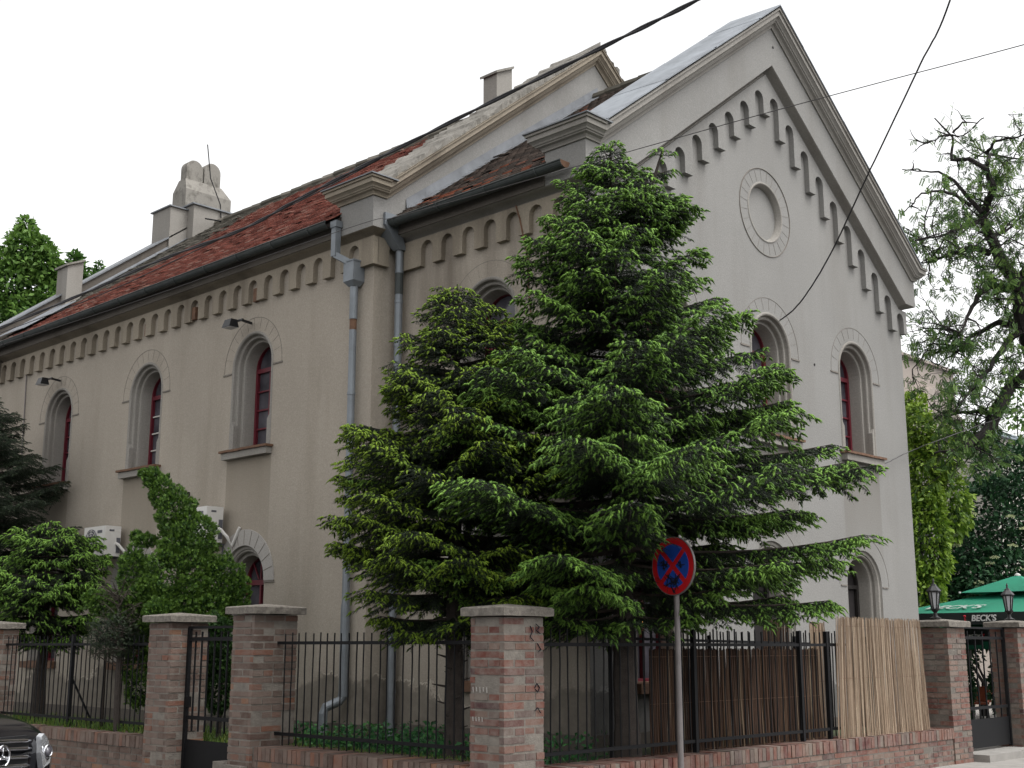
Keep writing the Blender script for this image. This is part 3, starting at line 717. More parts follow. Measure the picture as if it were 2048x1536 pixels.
pipe([(QX, QY, 6.14), (QX, QY, 3.2), (QX, QY, 2.18)], .054, joints=[(QX, QY, z) for z in (5.2, 4.1, 2.9, 2.2)])
pipe([(QX, QY, 2.18), (QX, QY, .98), (QX - .05, QY + .02, .92), (QX - .22, QY + .10, .84), (QX - .25, QY + .11, .76), (QX - .25, QY + .11, .42)], .064, joints=[(QX, QY, 1.0)])

# ------------------------------------------------------------------ things fixed to the building
def floodlight(y, label):
    t = thing('floodlight', label, 'floodlight', (XN, y, 6.72), 'black floodlights above the upper windows')
    m = MB(); m.bar((XN - .02, y, 6.74), (XN - .22, y, 6.76), .035); m.bar((XN - .22, y - .05, 6.76), (XN - .22, y + .15, 6.76), .03); m.build('bracket', M_blackp, t)
    m = MB(); c = (XN - .30, y + .18, 6.71)
    taper(m, (c[0] - .09, c[0] + .09, c[1] - .11, c[1] + .11, c[2] - .06), (c[0] - .05, c[0] + .06, c[1] - .09, c[1] + .09, c[2] + .07)); m.build('housing', M_blackp, t)
    m = MB(); m.box((c[0] - .08, c[1] - .10, c[2] - .068), (c[0] + .08, c[1] + .10, c[2] - .061)); m.build('lens', M_lampglass, t)
floodlight(16.55, 'small black floodlight over the upper window nearest the two downpipes')
floodlight(23.0, 'small black floodlight over the leftmost upper window, above the dark spruce')
def aircon(y0, y1, z0, z1, label, pipe_to):
    t = thing('air_conditioner', label, 'air conditioner', (XN, (y0 + y1) / 2, z0), 'white air conditioner units on the side wall')
    xf = XN - .42; m = MB(); m.box((xf, y0, z0), (XN - .12, y1, z1)); m.build('casing', M_white, t)
    cy = y1 - (y1 - y0) * .36; cz = (z0 + z1) / 2; R = (z1 - z0) * .42
    m = MB(); m.lathe((xf, cy, cz), [(R, .0), (R, -.012), (R - .015, -.014), (R - .02, -.005), (.02, -.004)], 28, axis='x')
    g = m.build('fan_opening', M_greyp, t)
    m = MB()
    for r in (.3, .5, .7, .9): rows_mesh(m, [[(xf - .012, cy + (R * r + e) * math.cos(a), cz + (R * r + e) * math.sin(a)) for a in [2 * PI * q / 28 for q in range(29)]] for e in (-.004, .004)])
    for q in range(8): a = 2 * PI * q / 8; m.bar((xf - .014, cy, cz), (xf - .014, cy + R * math.cos(a), cz + R * math.sin(a)), .006)
    m.build('fan_grille', M_white, g)
    m = MB(); m.box((xf - .006, y0 + .10, z1 - .12), (xf - .001, y0 + .26, z1 - .07)); m.build('maker_plate', M_greyp, t)
    m = MB(); m.box((XN - .13, y0 - .012, z0 + .06), (XN - .2, y0 - .001, z1 - .2)); m.box((XN - .34, y0 - .004, z1 - .09), (XN - .25, y0 - .001, z1 - .06)); m.build('side_cover', M_greyp, t)
    for yy in (y0 + .12, y1 - .12):
        m = MB(); m.bar((XN, yy, z0 - .02), (XN - .45, yy, z0 - .02), .035); m.bar((XN - .01, yy, z0 - .02), (XN - .01, yy, z0 - .32), .035); m.build('wall_bracket', M_greyp, t)
    m = MB(); yy = y0 - .02
    m.tube([(XN - .2, y0, z0 + .22), (XN - .2, yy - .05, z0 + .2), (XN - .12, yy - .12, z0 + .08), (XN - .05, yy - .15, z0 - .05), (XN - .02, yy - .3, z0 - .02 + pipe_to)], .026, 8, mat=0); m.build('insulated_pipe', M_white, t)
aircon(20.10, 20.84, 3.18, 3.70, 'white air conditioner on wall brackets between the dark spruce and the thuja', 0)
aircon(16.95, 17.75, 3.24, 3.80, 'white air conditioner above the red arched window, half behind the thuja tip', .25)
# ------------------------------------------------------------------ ground
def struct(name, m, mat): 
    o = m.build(name, mat); o['kind'] = 'structure'; return o
def sheet(x0, y0, x1, y1, z, n=1):
    m = MB(); m.add([(x0, y0, z), (x1, y0, z), (x1, y1, z), (x0, y1, z)], [(0, 1, 2, 3)]); return m
struct('ground', sheet(-300, -300, 300, 300, -.02), M_asph)
m = MB(); m.add([(-40, -30, -.014), (7.4, -30, -.014), (7.4, 120, -.014), (-40, 120, -.014)], [(0, 1, 2, 3)]); m.add([(7.4, -30, -.014), (120, -30, -.014), (120, 6.9, -.014), (7.4, 6.9, -.014)], [(0, 1, 2, 3)]); struct('road', m, M_asph)
m = MB(); m.box((7.4, 6.9, -.3), (8.52, 60, .02)); m.box((8.52, 6.9, -.3), (60, 8.27, .02)); m.box((8.52, 8.27, -.3), (60, 8.3, .018)); struct('pavement', m, M_pave)
m = MB(); m.box((9.06, 8.62, -.2), (11.25, 28.5, .44)); m.box((9.06, 8.72, -.2), (18.1, 9.95, .438)); struct('garden_bed', m, M_soil)
m = MB(); m.box((18.3, 8.7, -.2), (60, 60, .06)); m.box((20.15, 8.75, .05), (60, 50, .07)); struct('courtyard_paving', m, M_pave)
m = MB(); m.box((8.52, 12.64, -.2), (9.06, 13.96, .10)); struct('gate_threshold', m, M_conc)
m = MB(); m.box((18.22, 8.0, -.2), (20.1, 8.72, .12)); struct('gate_step', m, M_pave)

# ------------------------------------------------------------------ brickwork
def brick_faces(m, x0, x1, y0, y1, z0, z1, sides='-x-y+x+y', jit=.004, ch=.077, bl=.28, missing=()):
    """courses of single bricks standing a little proud of a mortar core"""
    n = max(1, round((z1 - z0) / ch)); ch = (z1 - z0) / n; j = .019
    def run(a0, a1, fn, r, seed):
        L = a1 - a0; hb = bl / 2
        xs = [a0]; x = a0 + (hb if r % 2 else bl)
        while x < a1 - .05: xs.append(x); x += bl if (r + seed) % 3 else hb
        if a1 - xs[-1] < .07 and len(xs) > 1: xs.pop()
        xs.append(a1)
        for q in range(len(xs) - 1):
            if (r, q, seed) in missing: continue
            fn(xs[q] + (j / 2 if q else 0), xs[q + 1] - (j / 2 if q < len(xs) - 2 else 0))
    for r in range(n):
        za = z0 + r * ch + j / 2; zb = za + ch - j
        def rr(): return random.uniform(-jit, jit)
        def bx(x0_, x1_, y0_, y1_): 
            m.box((x0_ + rr() * .5, y0_ + rr() * .5, za + rr() * .6), (x1_ + rr() * .5, y1_ + rr() * .5, zb + rr() * .6), 0, random.random())
        d = .06; pr = random.uniform(0, jit * 1.2)
        if '-x' in sides: run(y0 + d, y1 - (d if '+y' in sides else 0), lambda a, b: bx(x0 + random.uniform(-jit, jit * .7), x0 + d, a, b), r, 0)
        if '-y' in sides: run(x0, x1 - (0 if '+x' in sides else 0), lambda a, b: bx(a, b, y0 + random.uniform(-jit, jit * .7), y0 + d), r, 1)
        if '+x' in sides: run(y0 + d, y1 - (d if '+y' in sides else 0), lambda a, b: bx(x1 - d, x1 + random.uniform(-jit * .7, jit), a, b), r + 1, 2)
        if '+y' in sides: run(x0, x1, lambda a, b: bx(a, b, y1 - d, y1 + random.uniform(-jit * .7, jit)), r + 1, 3)
def cap_mesh(m, x0, x1, y0, y1, z, th=.085, rise=.035, o=.07):
    X0, X1, Y0, Y1 = x0 - o, x1 + o, y0 - o, y1 + o; n = 7
    vs = []; fs = []
    def ringp(z_, ins, jz):
        r = []
        cs = [(X0 + ins, Y0 + ins), (X1 - ins, Y0 + ins), (X1 - ins, Y1 - ins), (X0 + ins, Y1 - ins)]
        for i in range(4):
            a, b = cs[i], cs[(i + 1) % 4]
            for q in range(n): t = q / n; r.append((a[0] + (b[0] - a[0]) * t + random.uniform(-.004, .004), a[1] + (b[1] - a[1]) * t + random.uniform(-.004, .004), z_ + random.uniform(-jz, jz)))
        return r
    R = [ringp(z, .0, .004), ringp(z + th * .85, -.002, .003), ringp(z + th, .012, .003)]
    for r in R: vs += r
    N = 4 * n
    for k_ in range(2):
        for i in range(N): fs.append((k_ * N + i, k_ * N + (i + 1) % N, (k_ + 1) * N + (i + 1) % N, (k_ + 1) * N + i))
    vs.append(((X0 + X1) / 2, (Y0 + Y1) / 2, z + th + rise)); c = len(vs) - 1
    for i in range(N): fs.append((2 * N + i, 2 * N + (i + 1) % N, c))
    fs.append(tuple(range(N - 1, -1, -1)))
    m.add(vs, fs)
def pillar(x0, x1, y0, y1, zc, label, mat, th=.085, missing=(), jit=.005, mortar=None, z0=0.0, rise=.035, o=.07):
    t = thing('brick_pillar', label, 'pillar', ((x0 + x1) / 2, (y0 + y1) / 2, 0), 'brick pillars of the garden fence')
    m = MB(); m.box((x0 + .003, y0 + .003, z0), (x1 - .003, y1 - .003, zc - .01)); m.build('mortar_core', mortar or M_mortar, t)
    m = MB(); brick_faces(m, x0, x1, y0, y1, z0, zc - .01, jit=jit, missing=missing); m.build('brick_courses', mat, t)
    m = MB(); cap_mesh(m, x0, x1, y0, y1, zc, th, rise, o); m.build('cap', M_conc, t)
    return t
PM = pillar(8.46, 9.00, 8.23, 8.67, 1.93, 'reddish brick corner pillar with scribbled marks, nearest and in the middle of the photo', M_brickred, missing=((24, 1, 1), (24, 2, 0)), jit=.006)
P2 = pillar(8.46, 9.06, 12.20, 12.63, 2.02, 'brick gatepost with orange upper bricks, right of the narrow iron gate', M_brick)
P1 = pillar(8.46, 8.98, 13.95, 14.48, 1.95, 'weathered brown brick gatepost, left of the narrow iron gate', M_brick)
P0 = pillar(8.46, 8.98, 19.22, 19.72, 1.92, 'brick pillar cut off by the left edge of the photo, behind the car', M_brick)
P3 = pillar(17.62, 18.20, 8.23, 8.67, 1.93, 'brick pillar with pale mortar between reed screen and right gate, a lantern on top', M_brickred, mortar=M_mortard)
P4 = pillar(20.10, 20.66, 8.23, 8.67, 1.95, 'brick pillar at the right edge of the photo, right of the right gate', M_brickred, mortar=M_mortard)
m = MB(); m.box((8.42, 12.62, 0), (8.60, 12.86, .36)); m.box((8.38, 12.22, 0), (8.455, 12.64, .34)); m.build('pillar_foot', M_mortar, P2)
# marks scratched and drawn on the corner pillar
def scrib(m, pts, w, mp): 
    for a, b in zip(pts[:-1], pts[1:]): strip(m, mp, a, b, w, .012)
m = MB(); mp = lambda a, b, d: (a, 8.222 + d, b)
SC = lambda: m.build('scribble', M_scrib, PM)
scrib(m, [(8.80, 1.84), (8.83, 1.79), (8.80, 1.74), (8.85, 1.70)], .0028, mp); SC(); m = MB(); scrib(m, [(8.88, 1.86), (8.93, 1.83), (8.89, 1.80), (8.94, 1.77)], .0028, mp); SC(); m = MB(); scrib(m, [(8.90, 1.68), (8.95, 1.62), (8.91, 1.60)], .0028, mp)
SC(); m = MB(); scrib(m, [(8.86, 1.27), (8.89, 1.31), (8.93, 1.27), (8.90, 1.23), (8.87, 1.26)], .0028, mp); SC(); m = MB(); scrib(m, [(8.86, 1.06), (8.90, 1.09), (8.94, 1.04)], .003, mp)
SC()
m = MB(); mp = lambda a, b, d: (8.452 + d, a, b)
for i in range(5): 
    y = 8.62 - i * .045; scrib(m, [(y, 1.28), (y - .005, 1.23 + .01 * (i % 2))], .0028, mp)
for i in range(4): y = 8.62 - i * .04; scrib(m, [(y, 1.01), (y - .005, .97)], .0028, mp)
m.build('scratched_letters', M_ring, PM)

def low_wall(name, label, x0, x1, y0, y1, zt, axis, mat, sides, mortar=M_mortard):
    t = thing(name, label, 'wall', ((x0 + x1) / 2, (y0 + y1) / 2, 0))
    m = MB(); m.box((x0 + .004, y0 + .004, 0), (x1 - .004, y1 - .004, zt - .03)); m.build('mortar_core', mortar, t)
    m = MB(); brick_faces(m, x0, x1, y0, y1, 0, zt - .145, sides=sides, jit=.004); m.build('brick_courses', mat, t)
    m = MB(); a = (y0 if axis == 'y' else x0)
    e = (y1 if axis == 'y' else x1)
    while a < e - .04:
        w_ = random.uniform(.062, .075); dz = random.uniform(-.006, .006); j = [random.uniform(-.008, .008) for _ in range(2)]
        if axis == 'y': m.box((x0 - .012 + j[0], a, zt - .14), (x1 + j[1], a + w_, zt + dz), 0, random.random())
        else: m.box((a, y0 - .012 + j[0], zt - .14), (a + w_, y1 + j[1], zt + dz), 0, random.random())
        a += w_ + .011
    m.build('coping_bricks', mat, t)
    m = MB()
    if axis == 'y': m.box((x0 + .0, y0, zt - .135), (x1 - .01, y1, zt - .008))
    else: m.box((x0, y0 + .0, zt - .135), (x1, y1 - .01, zt - .008))
    m.build('coping_mortar', mortar, t)
    return t
low_wall('low_brick_wall', 'low brick garden wall left of the narrow gate, weeds growing over its top', 8.50, 9.0, 14.48, 19.22, .55, 'y', M_brick, '-x')
low_wall('low_brick_wall', 'low brick garden wall between the narrow gate and the corner pillar', 8.50, 9.0, 8.68, 12.20, .55, 'y', M_brick, '-x')
low_wall('low_brick_wall', 'low brick garden wall under the reed screens, right of the corner pillar', 9.0, 17.62, 8.25, 8.66, .51, 'x', M_brickred, '-y')

# ------------------------------------------------------------------ iron fences and gates
def iron_fence(label, axis, k0, a0, a1, zb, zt, zr0, zr1, sp=.125, posts=(), ext=.13):
    mid = (a0 + a1) / 2; loc = (k0, mid, zb) if axis == 'y' else (mid, k0, zb)
    t = thing('iron_fence', label, 'fence', loc, 'black iron picket fence sections')
    pt = (lambda a, z: Vector((k0, a, z))) if axis == 'y' else (lambda a, z: Vector((a, k0, z)))
    for z in (zr0, zr1):
        m = MB(); m.bar(pt(a0, z), pt(a1, z), .03, .035); m.build('rail', M_iron, t)
    n = int((a1 - a0) / sp); off = Vector(loc)
    m = MB(); z0 = zb + .06; z1 = zt; pts = [(0, 0, z0 + (z1 - z0) * i / 8) for i in range(9)]
    pts = [(x + random.uniform(-.0025, .0025), y + random.uniform(-.0025, .0025), z) for x, y, z in pts]
    m.tube(pts, .0085, 5)
    base = m.build('picket', M_iron, t); base.location = pt(a0 + sp * .5, 0) - Vector((off.x, off.y, 0)) + Vector((off.x, off.y, off.z)) - Vector((off.x, off.y, 0)) * 1 + Vector((0, 0, 0))
    # picket mesh was built about the fence root: shift it back so that its own place is the location
    for v in base.data.vertices: v.co.x += off.x; v.co.y += off.y
    base.location = pt(a0 + sp * .5, 0) - Vector((off.x, off.y, 0))
    for i in range(1, n):
        c = base.copy(); col.objects.link(c); c.parent = t
        c.location = pt(a0 + sp * (i + .5), 0) - Vector((off.x, off.y, 0)) + Vector((0, 0, random.uniform(-.008, .008)))
        c.rotation_euler = (random.uniform(-.008, .008), random.uniform(-.008, .008), random.uniform(0, 6))
    for a in posts:
        m = MB(); m.bar(pt(a, zb - .1), pt(a, zt + .02), .05); m.build('post', M_iron, t)
    return t
f = iron_fence('black iron picket fence with a braced post, left of the narrow gate', 'y', 8.80, 14.48, 19.22, .50, 1.80, .67, 1.68, .128, posts=(17.1,))
m = MB(); m.bar((8.82, 17.1, 1.2), (9.2, 17.02, .45), .025); m.build('post_brace', M_iron, f)
iron_fence('black iron picket fence between the narrow gate and the corner pillar, downpipes behind it', 'y', 8.80, 8.67, 12.22, .50, 1.80, .68, 1.69, .128)
iron_fence('black iron picket fence right of the corner pillar, dark reed screen behind it', 'x', 8.45, 9.0, 14.9, .48, 1.82, .63, 1.67, .135, posts=(11.72, 13.95, 14.6))
def gate(label, axis, k0, a0, a1, zb, zt, zp, zrails, n):
    loc = (k0, (a0 + a1) / 2, 0) if axis == 'y' else ((a0 + a1) / 2, k0, 0)
    t = thing('iron_gate', label, 'gate', loc)
    pt = (lambda a, z, d=0: (k0 + d, a, z)) if axis == 'y' else (lambda a, z, d=0: (a, k0 + d, z))
    m = MB()
    for a in (a0, a1): m.bar(pt(a, zb), pt(a, zt), .045)
    m.bar(pt(a0 - .022, zt), pt(a1 + .022, zt), .03); m.build('gate_frame', M_iron, t)
    for z in zrails: 
        m = MB(); m.bar(pt(a0, z), pt(a1, z), .02, .045); m.build('rail', M_iron, t)
    for i in range(1, n):
        a = a0 + (a1 - a0) * i / n; m = MB(); m.bar(pt(a, zrails[0] - .16), pt(a, zt - .05), .018); m.build('gate_bar', M_iron, t)
    m = MB(); m.box(*( (pt(a0, zb + .02, -.004), pt(a1, zp, .004)) )); m.build('solid_panel', M_iron, t)
    m = MB(); m.box(pt(a1 - .12 if axis == 'y' else a0 + .02, .92, -.03), pt(a1 - .02 if axis == 'y' else a0 + .12, 1.05, -.01)); m.build('lock_box', M_iron, t)
    return t
gate('narrow black iron gate with a solid lower panel between two brick gateposts on the left', 'y', 8.70, 12.66, 13.92, .12, 1.88, .54, [.80, 1.74], 9)
gate('black iron gate with a solid lower panel leading to the café courtyard', 'x', 8.45, 18.24, 20.06, .14, 1.93, .58, [.74, 1.78], 7)

# inner railing standing behind the fence near the big spruce
t = thing('inner_railing', 'low dark metal railing inside the garden, carrying the dark reed screen', 'railing', (12.4, 9.0, .44))
m = MB(); m.bar((10.72, 8.85, 1.74), (16.9, 8.85, 1.66), .03); m.build('top_rail', M_iron, t)
for x in (10.75, 12.6, 14.5, 16.4):
    m = MB(); m.bar((x, 8.85, .44), (x, 8.85, 1.78), .035); m.build('post', M_iron, t)
m = MB()
for i in range(40): m.bar((10.9 + i * .15, 8.86, .6), (10.9 + i * .15, 8.86, 1.84 + random.uniform(-.02, .02)), .014)
m.build('railing_bars', M_iron, t)
m = MB(); m.bar((10.78, 8.82, 1.66), (11.0, 8.76, .75), .035); m.build('leaning_stick', M_rust, t)

def reeds(name, label, x0, x1, z0, z1, y, mat, r=.006, sp=.011, flare=0, jit=.02, slant=0, group=None, ywave=.01, two=False):
    t = thing(name, label, 'reed screen', ((x0 + x1) / 2, y, z0), 'reed screens along the right fence')
    m = MB(); n = int((x1 - x0) / sp)
    for i in range(n):
        u = (i + .5) / n; x = x0 + (x1 - x0) * u + random.uniform(-.004, .004); sg = (u - .5) * 2
        xb = x + flare * (sg * abs(sg)) + random.uniform(-.03, .03); xt = x + random.uniform(-.012, .012) + slant
        zt_ = z1 + random.uniform(-jit, jit * .6); zb_ = z0 + random.uniform(-.01, .03)
        yo = y + ywave * math.sin(u * 9 + 1) + random.uniform(-.008, .008); xm = (xb + xt) / 2 + random.uniform(-.012, .012); rr = r * random.uniform(.6, 1.25)
        m.tube([(xb, yo - .01, zb_), (xm, yo + random.uniform(-.006, .006), (zb_ + zt_) / 2), (xt, yo, zt_)], [rr, rr, rr * .8], 5, tint=random.random())
    m.build('reeds', mat, t)
    m = MB()
    for z in ([z0 + (z1 - z0) * q for q in (.06, .5, .93)]): m.tube([(x0 + (x1 - x0) * i / 10, y + ywave * math.sin(i / 10 * 9 + 1) - r * 1.6, z) for i in range(11)], .0018, 4)
    m.build('wire', M_rust, t)
    return t
reeds('reed_screen', 'pale straw-coloured reed mat hung in front of the fence beside the right brick pillar', 14.73, 17.02, .48, 2.02, 8.36, M_reed, .0052, .0072, .10, .025)
reeds('reed_screen', 'long dark brown reed mat behind the iron fence, from the spruce to the pale mat', 11.05, 14.55, .46, 1.62, 8.56, M_reedd, .010, .0098, 0, .02)
reeds('reed_screen', 'short brown reed mat behind the fence, left of the pale one', 14.50, 14.86, .46, 1.96, 8.62, M_reed, .012, .015, 0, .03)
t = reeds('reed_screen', 'dark round-topped piece of reed matting standing behind the fence', 14.05, 14.62, .5, 2.0, 9.02, M_reedd, .008, .011, 0, .0)

# ------------------------------------------------------------------ traffic sign
sx, sy, szc = 10.64, 7.9, 2.47; nrm = Vector((-.992, .126, 0)); tn = Vector((-.126, -.992, 0)) * -1
t = thing('traffic_sign', 'round red and blue no-stopping sign covered in marker scribbles on a grey pole', 'sign', (sx, sy, 0))
m = MB(); m.tube([(sx + .05, sy, 0), (sx + .05, sy, 2.60)], .030, 12); m.build('pole', M_galv, t)
def mS(a, b, d): p = Vector((sx, sy, szc)) + tn * a - nrm * d; return (p.x, p.y, p.z + b)
R_ = .30
m = MB(); m.plate(arc(0, 0, R_, 0, 2 * PI, 40)[:-1], [], mS, 0, .018); sg = m.build('sign_face', M_signred, t)
m = MB(); m.plate(arc(0, 0, R_ + .003, 0, 2 * PI, 40)[:-1], [arc(0, 0, R_ - .004, 0, 2 * PI, 40)[:-1]], mS, -.003, .024); m.build('rim', M_galv, sg)
for q in range(4):
    a0 = q * PI / 2 + PI / 4 + .0; ri = .225; hw = .027
    pts = []; ca = a0 + PI / 4
    off = hw / math.sin(PI / 4); c0 = (off * math.cos(ca), off * math.sin(ca))
    d_ = math.asin(hw / ri); pts = [c0] + arc(0, 0, ri, a0 + d_, a0 + PI / 2 - d_, 10)
    m = MB(); m.plate(pts, [], mS, -.004, 0); m.build('blue_field', M_signblue, sg)
m = MB(); mp = lambda a, b, d: mS(a, b, d - .004)
rs = random.Random(5)
for cx_, cz_, n_, e_ in ((.02, -.16, 22, .075), (.13, .02, 14, .05), (-.02, -.25, 4, .05), (-.13, .0, 6, .04)):
    for i in range(n_):
        a = rs.uniform(0, PI); r1 = rs.uniform(.02, e_); x = cx_ + rs.uniform(-e_, e_) * 1.0; z = cz_ + rs.uniform(-.5, .5) * e_
        strip(m, mp, (x - r1 * math.cos(a), z - r1 * math.sin(a)), (x + r1 * math.cos(a), z + r1 * math.sin(a)), .006, .006)
m.build('marker_scribble', M_scrib, sg)
m = MB(); m.box((sx + .015, sy - .04, 2.25), (sx + .05, sy + .04, 2.29)); m.box((sx + .015, sy - .04, 2.62), (sx + .05, sy + .04, 2.66)); m.build('clamp', M_galv, t)

# ------------------------------------------------------------------ pillar lanterns
def lantern(x, y, z, label):
    t = thing('pillar_lantern', label, 'lantern', (x, y, z), 'black lanterns on the right gate pillars')
    m = MB(); m.lathe((x, y, z), [(.07, 0), (.085, .015), (.05, .03), (.028, .05), (.024, .09), (.05, .12), (.068, .135), (.07, .15)], 12); m.build('foot', M_blackp, t)
    m = MB(); b0, b1, h0, h1 = .048, .080, .15, .39; k_ = 6
    for i in range(k_):
        a = 2 * PI * i / k_; m.bar((x + b0 * math.cos(a), y + b0 * math.sin(a), z + h0), (x + b1 * math.cos(a), y + b1 * math.sin(a), z + h1), .014)
    m.lathe((x, y, z), [(b1 + .012, h1 - .005), (b1 + .016, h1 + .01), (b1 + .005, h1 + .012)], 6); m.build('cage', M_blackp, t)
    m = MB(); m.lathe((x, y, z), [(b0 - .008, h0), (b1 - .01, h1)], 6); m.build('glass', M_lampglass, t)
    m = MB(); m.lathe((x, y, z), [(.108, h1 + .012), (.104, h1 + .022), (.048, h1 + .085), (.036, h1 + .11), (.015, h1 + .12), (.012, h1 + .15), (.018, h1 + .16), (.004, h1 + .20)], 6); m.build('roof', M_blackp, t)
lantern(17.75, 8.45, 2.045, 'black six-sided lantern on the brick pillar next to the pale reed mat')
lantern(20.38, 8.45, 2.065, 'black six-sided lantern on the brick pillar at the right edge of the photo')

# ------------------------------------------------------------------ café umbrellas
def text_part(body, size, mat, parent, fn, name='lettering', bold=.0, shear=0):
    cu = bpy.data.curves.new(name, 'FONT'); cu.body = body; cu.size = size; cu.extrude = .002; cu.align_x = 'CENTER'; cu.align_y = 'CENTER'; cu.offset = bold; cu.shear = shear
    o = bpy.data.objects.new(name, cu); col.objects.link(o)
    dg = bpy.context.evaluated_depsgraph_get(); me = bpy.data.meshes.new_from_object(o.evaluated_get(dg)); bpy.data.objects.remove(o); bpy.data.curves.remove(cu)
    off = root_offset(parent)
    for v in me.vertices:
        p = fn(v.co.x, v.co.y, v.co.z); v.co = Vector(p) - off
    me.materials.clear(); me.materials.append(mat); me.name = name
    r = bpy.data.objects.new(name, me); col.objects.link(r); r.parent = parent; return r
def umbrella(cx_, cy_, half, ze, zm, zt, ang, label, val=.22, text=True, band=False, two=True, up_half=.42):
    t = thing('cafe_umbrella', label, 'umbrella', (cx_, cy_, .07), 'green café umbrellas in the courtyard')
    ca, sa = math.cos(ang), math.sin(ang)
    def W(a, b, z): return (cx_ + ca * a - sa * b, cy_ + sa * a + ca * b, z)
    m = MB(); m.tube([W(0, 0, .07), W(0, 0, zt - .02)], .028, 10); m.build('pole', M_galv, t)
    m = MB(); N = 8
    def canopy(m, h0, h1, z0, z1, sag):
        # square canopy as a grid per side, edges sag between the corners
        cs = [(-1, -1), (1, -1), (1, 1), (-1, 1)]
        for q in range(4):
            a, b = cs[q], cs[(q + 1) % 4]; vs = []; fs = []
            for i in range(N + 1):
                s_ = i / N; h = h1 + (h0 - h1) * s_
                for j in range(N + 1):
                    u = j / N; x = (a[0] + (b[0] - a[0]) * u) * h; y = (a[1] + (b[1] - a[1]) * u) * h
                    z = z1 + (z0 - z1) * s_ - sag * s_ * math.sin(PI * s_ * .9) * (.4 + .6 * math.sin(PI * u)) + .02 * math.sin(PI * u) * s_ * 0
                    vs.append(W(x, y, z))
            for i in range(N):
                for j in range(N): fs.append((i * (N + 1) + j, i * (N + 1) + j + 1, (i + 1) * (N + 1) + j + 1, (i + 1) * (N + 1) + j))
            m.add(vs, fs)
    canopy(m, half, .22, ze, zm, .05); c = m.build('canopy', M_green, t)
    m = MB(); canopy(m, half * up_half, .01, zm - .03, zt, .02); m.build('vent_canopy', M_green, c)
    m = MB(); m.lathe(W(0, 0, zt - .01), [(.06, 0), (.05, .03), (.01, .05)], 10); m.build('finial', M_white, t)
    m = MB()
    for q in range(4):
        sx_, sy_ = [(-1, -1), (1, -1), (1, 1), (-1, 1)][q]
        m.lathe(W(sx_ * half * up_half, sy_ * half * up_half, zm - .03), [(.02, -.02), (.025, 0), (.02, .02)], 8)
    m.build('corner_caps', M_white, t)
    m = MB()
    for q in range(4):
        a, b = [(-1, -1), (1, -1), (1, 1), (-1, 1)][q], [(1, -1), (1, 1), (-1, 1), (-1, -1)][q]
        vs = []; fs = []
        for j in range(13):
            u = j / 12; x = (a[0] + (b[0] - a[0]) * u) * half; y = (a[1] + (b[1] - a[1]) * u) * half; wv = .012 * math.sin(u * 20)
            vs += [W(x, y, ze), W(x * (1 + wv), y * (1 + wv), ze - val)]
        for j in range(12): fs.append((2 * j, 2 * j + 1, 2 * j + 3, 2 * j + 2))
        m.add(vs, fs)
    v = m.build('valance', M_greend, t)
    if band:
        m = MB()
        for q in range(4):
            a, b = [(-1, -1), (1, -1), (1, 1), (-1, 1)][q], [(1, -1), (1, 1), (-1, 1), (-1, -1)][q]
            h = half * 1.004; m.add([W(a[0] * h, a[1] * h, ze - val * .8), W(b[0] * h, b[1] * h, ze - val * .8), W(b[0] * h, b[1] * h, ze - val * 1.25), W(a[0] * h, a[1] * h, ze - val * 1.25)], [(0, 1, 2, 3)])
        m.build('valance_band', M_greenb, v)
    if text:
        for side in range(2):
            for px_ in (.80, 1.32) if band else (.18,):
                if side == 0: fn = lambda a, b, d: W(a + px_ * 1, -half * 1.015 - .004 - d, ze - val * .50 + b)
                else: fn = lambda a, b, d: W(-half * 1.015 - .004 - d, -(a + px_), ze - val * .50 + b)
                text_part("BECK'S", .155 if not band else .105, M_text, v, fn, bold=.004, shear=.15)
                m = MB(); q0 = -.36
                for (a_, b_, c_, d_) in ((q0 - .012, -.06, q0 + .012, .03), (q0, -.06, q0 + .03, -.04), (q0, -.03, q0 + .025, -.015)):
                    ps = [fn(a_, b_, .004), fn(c_, b_, .004), fn(c_, d_, .004), fn(a_, d_, .004)]; m.add(ps, [(0, 1, 2, 3)])
                m.lathe(fn(q0, .045, .002), [(.018, -.018), (.018, .018)], 10, axis='y'); m.build('key_emblem', M_redprint, v)
    if not band:
        # word printed along the slope facing the street
        k_ = (zm - ze) / (half - .22)
        def fn(a, b, d):
            y = -half + .42 + b; z = ze + k_ * (half + y) - .02 + d + .03
            return W(y, -(a - .62), z)
        text_part("BECK'S", .36, M_textg, c, fn, bold=.006, shear=.3)
    return t
umbrella(24.96, 10.12, 1.95, 2.27, 2.72, 3.03, math.radians(-2), 'big green umbrella with white lettering on its dark valance, behind the two lanterns')
umbrella(27.4, 12.3, 1.75, 2.02, 2.38, 2.60, math.radians(4), 'lower green umbrella with a green-banded valance, seen through the right gate', val=.34, band=True)
umbrella(24.3, 14.2, 1.3, 2.35, 2.62, 2.80, math.radians(0), 'green umbrella of which only a corner shows beside the building', text=False)

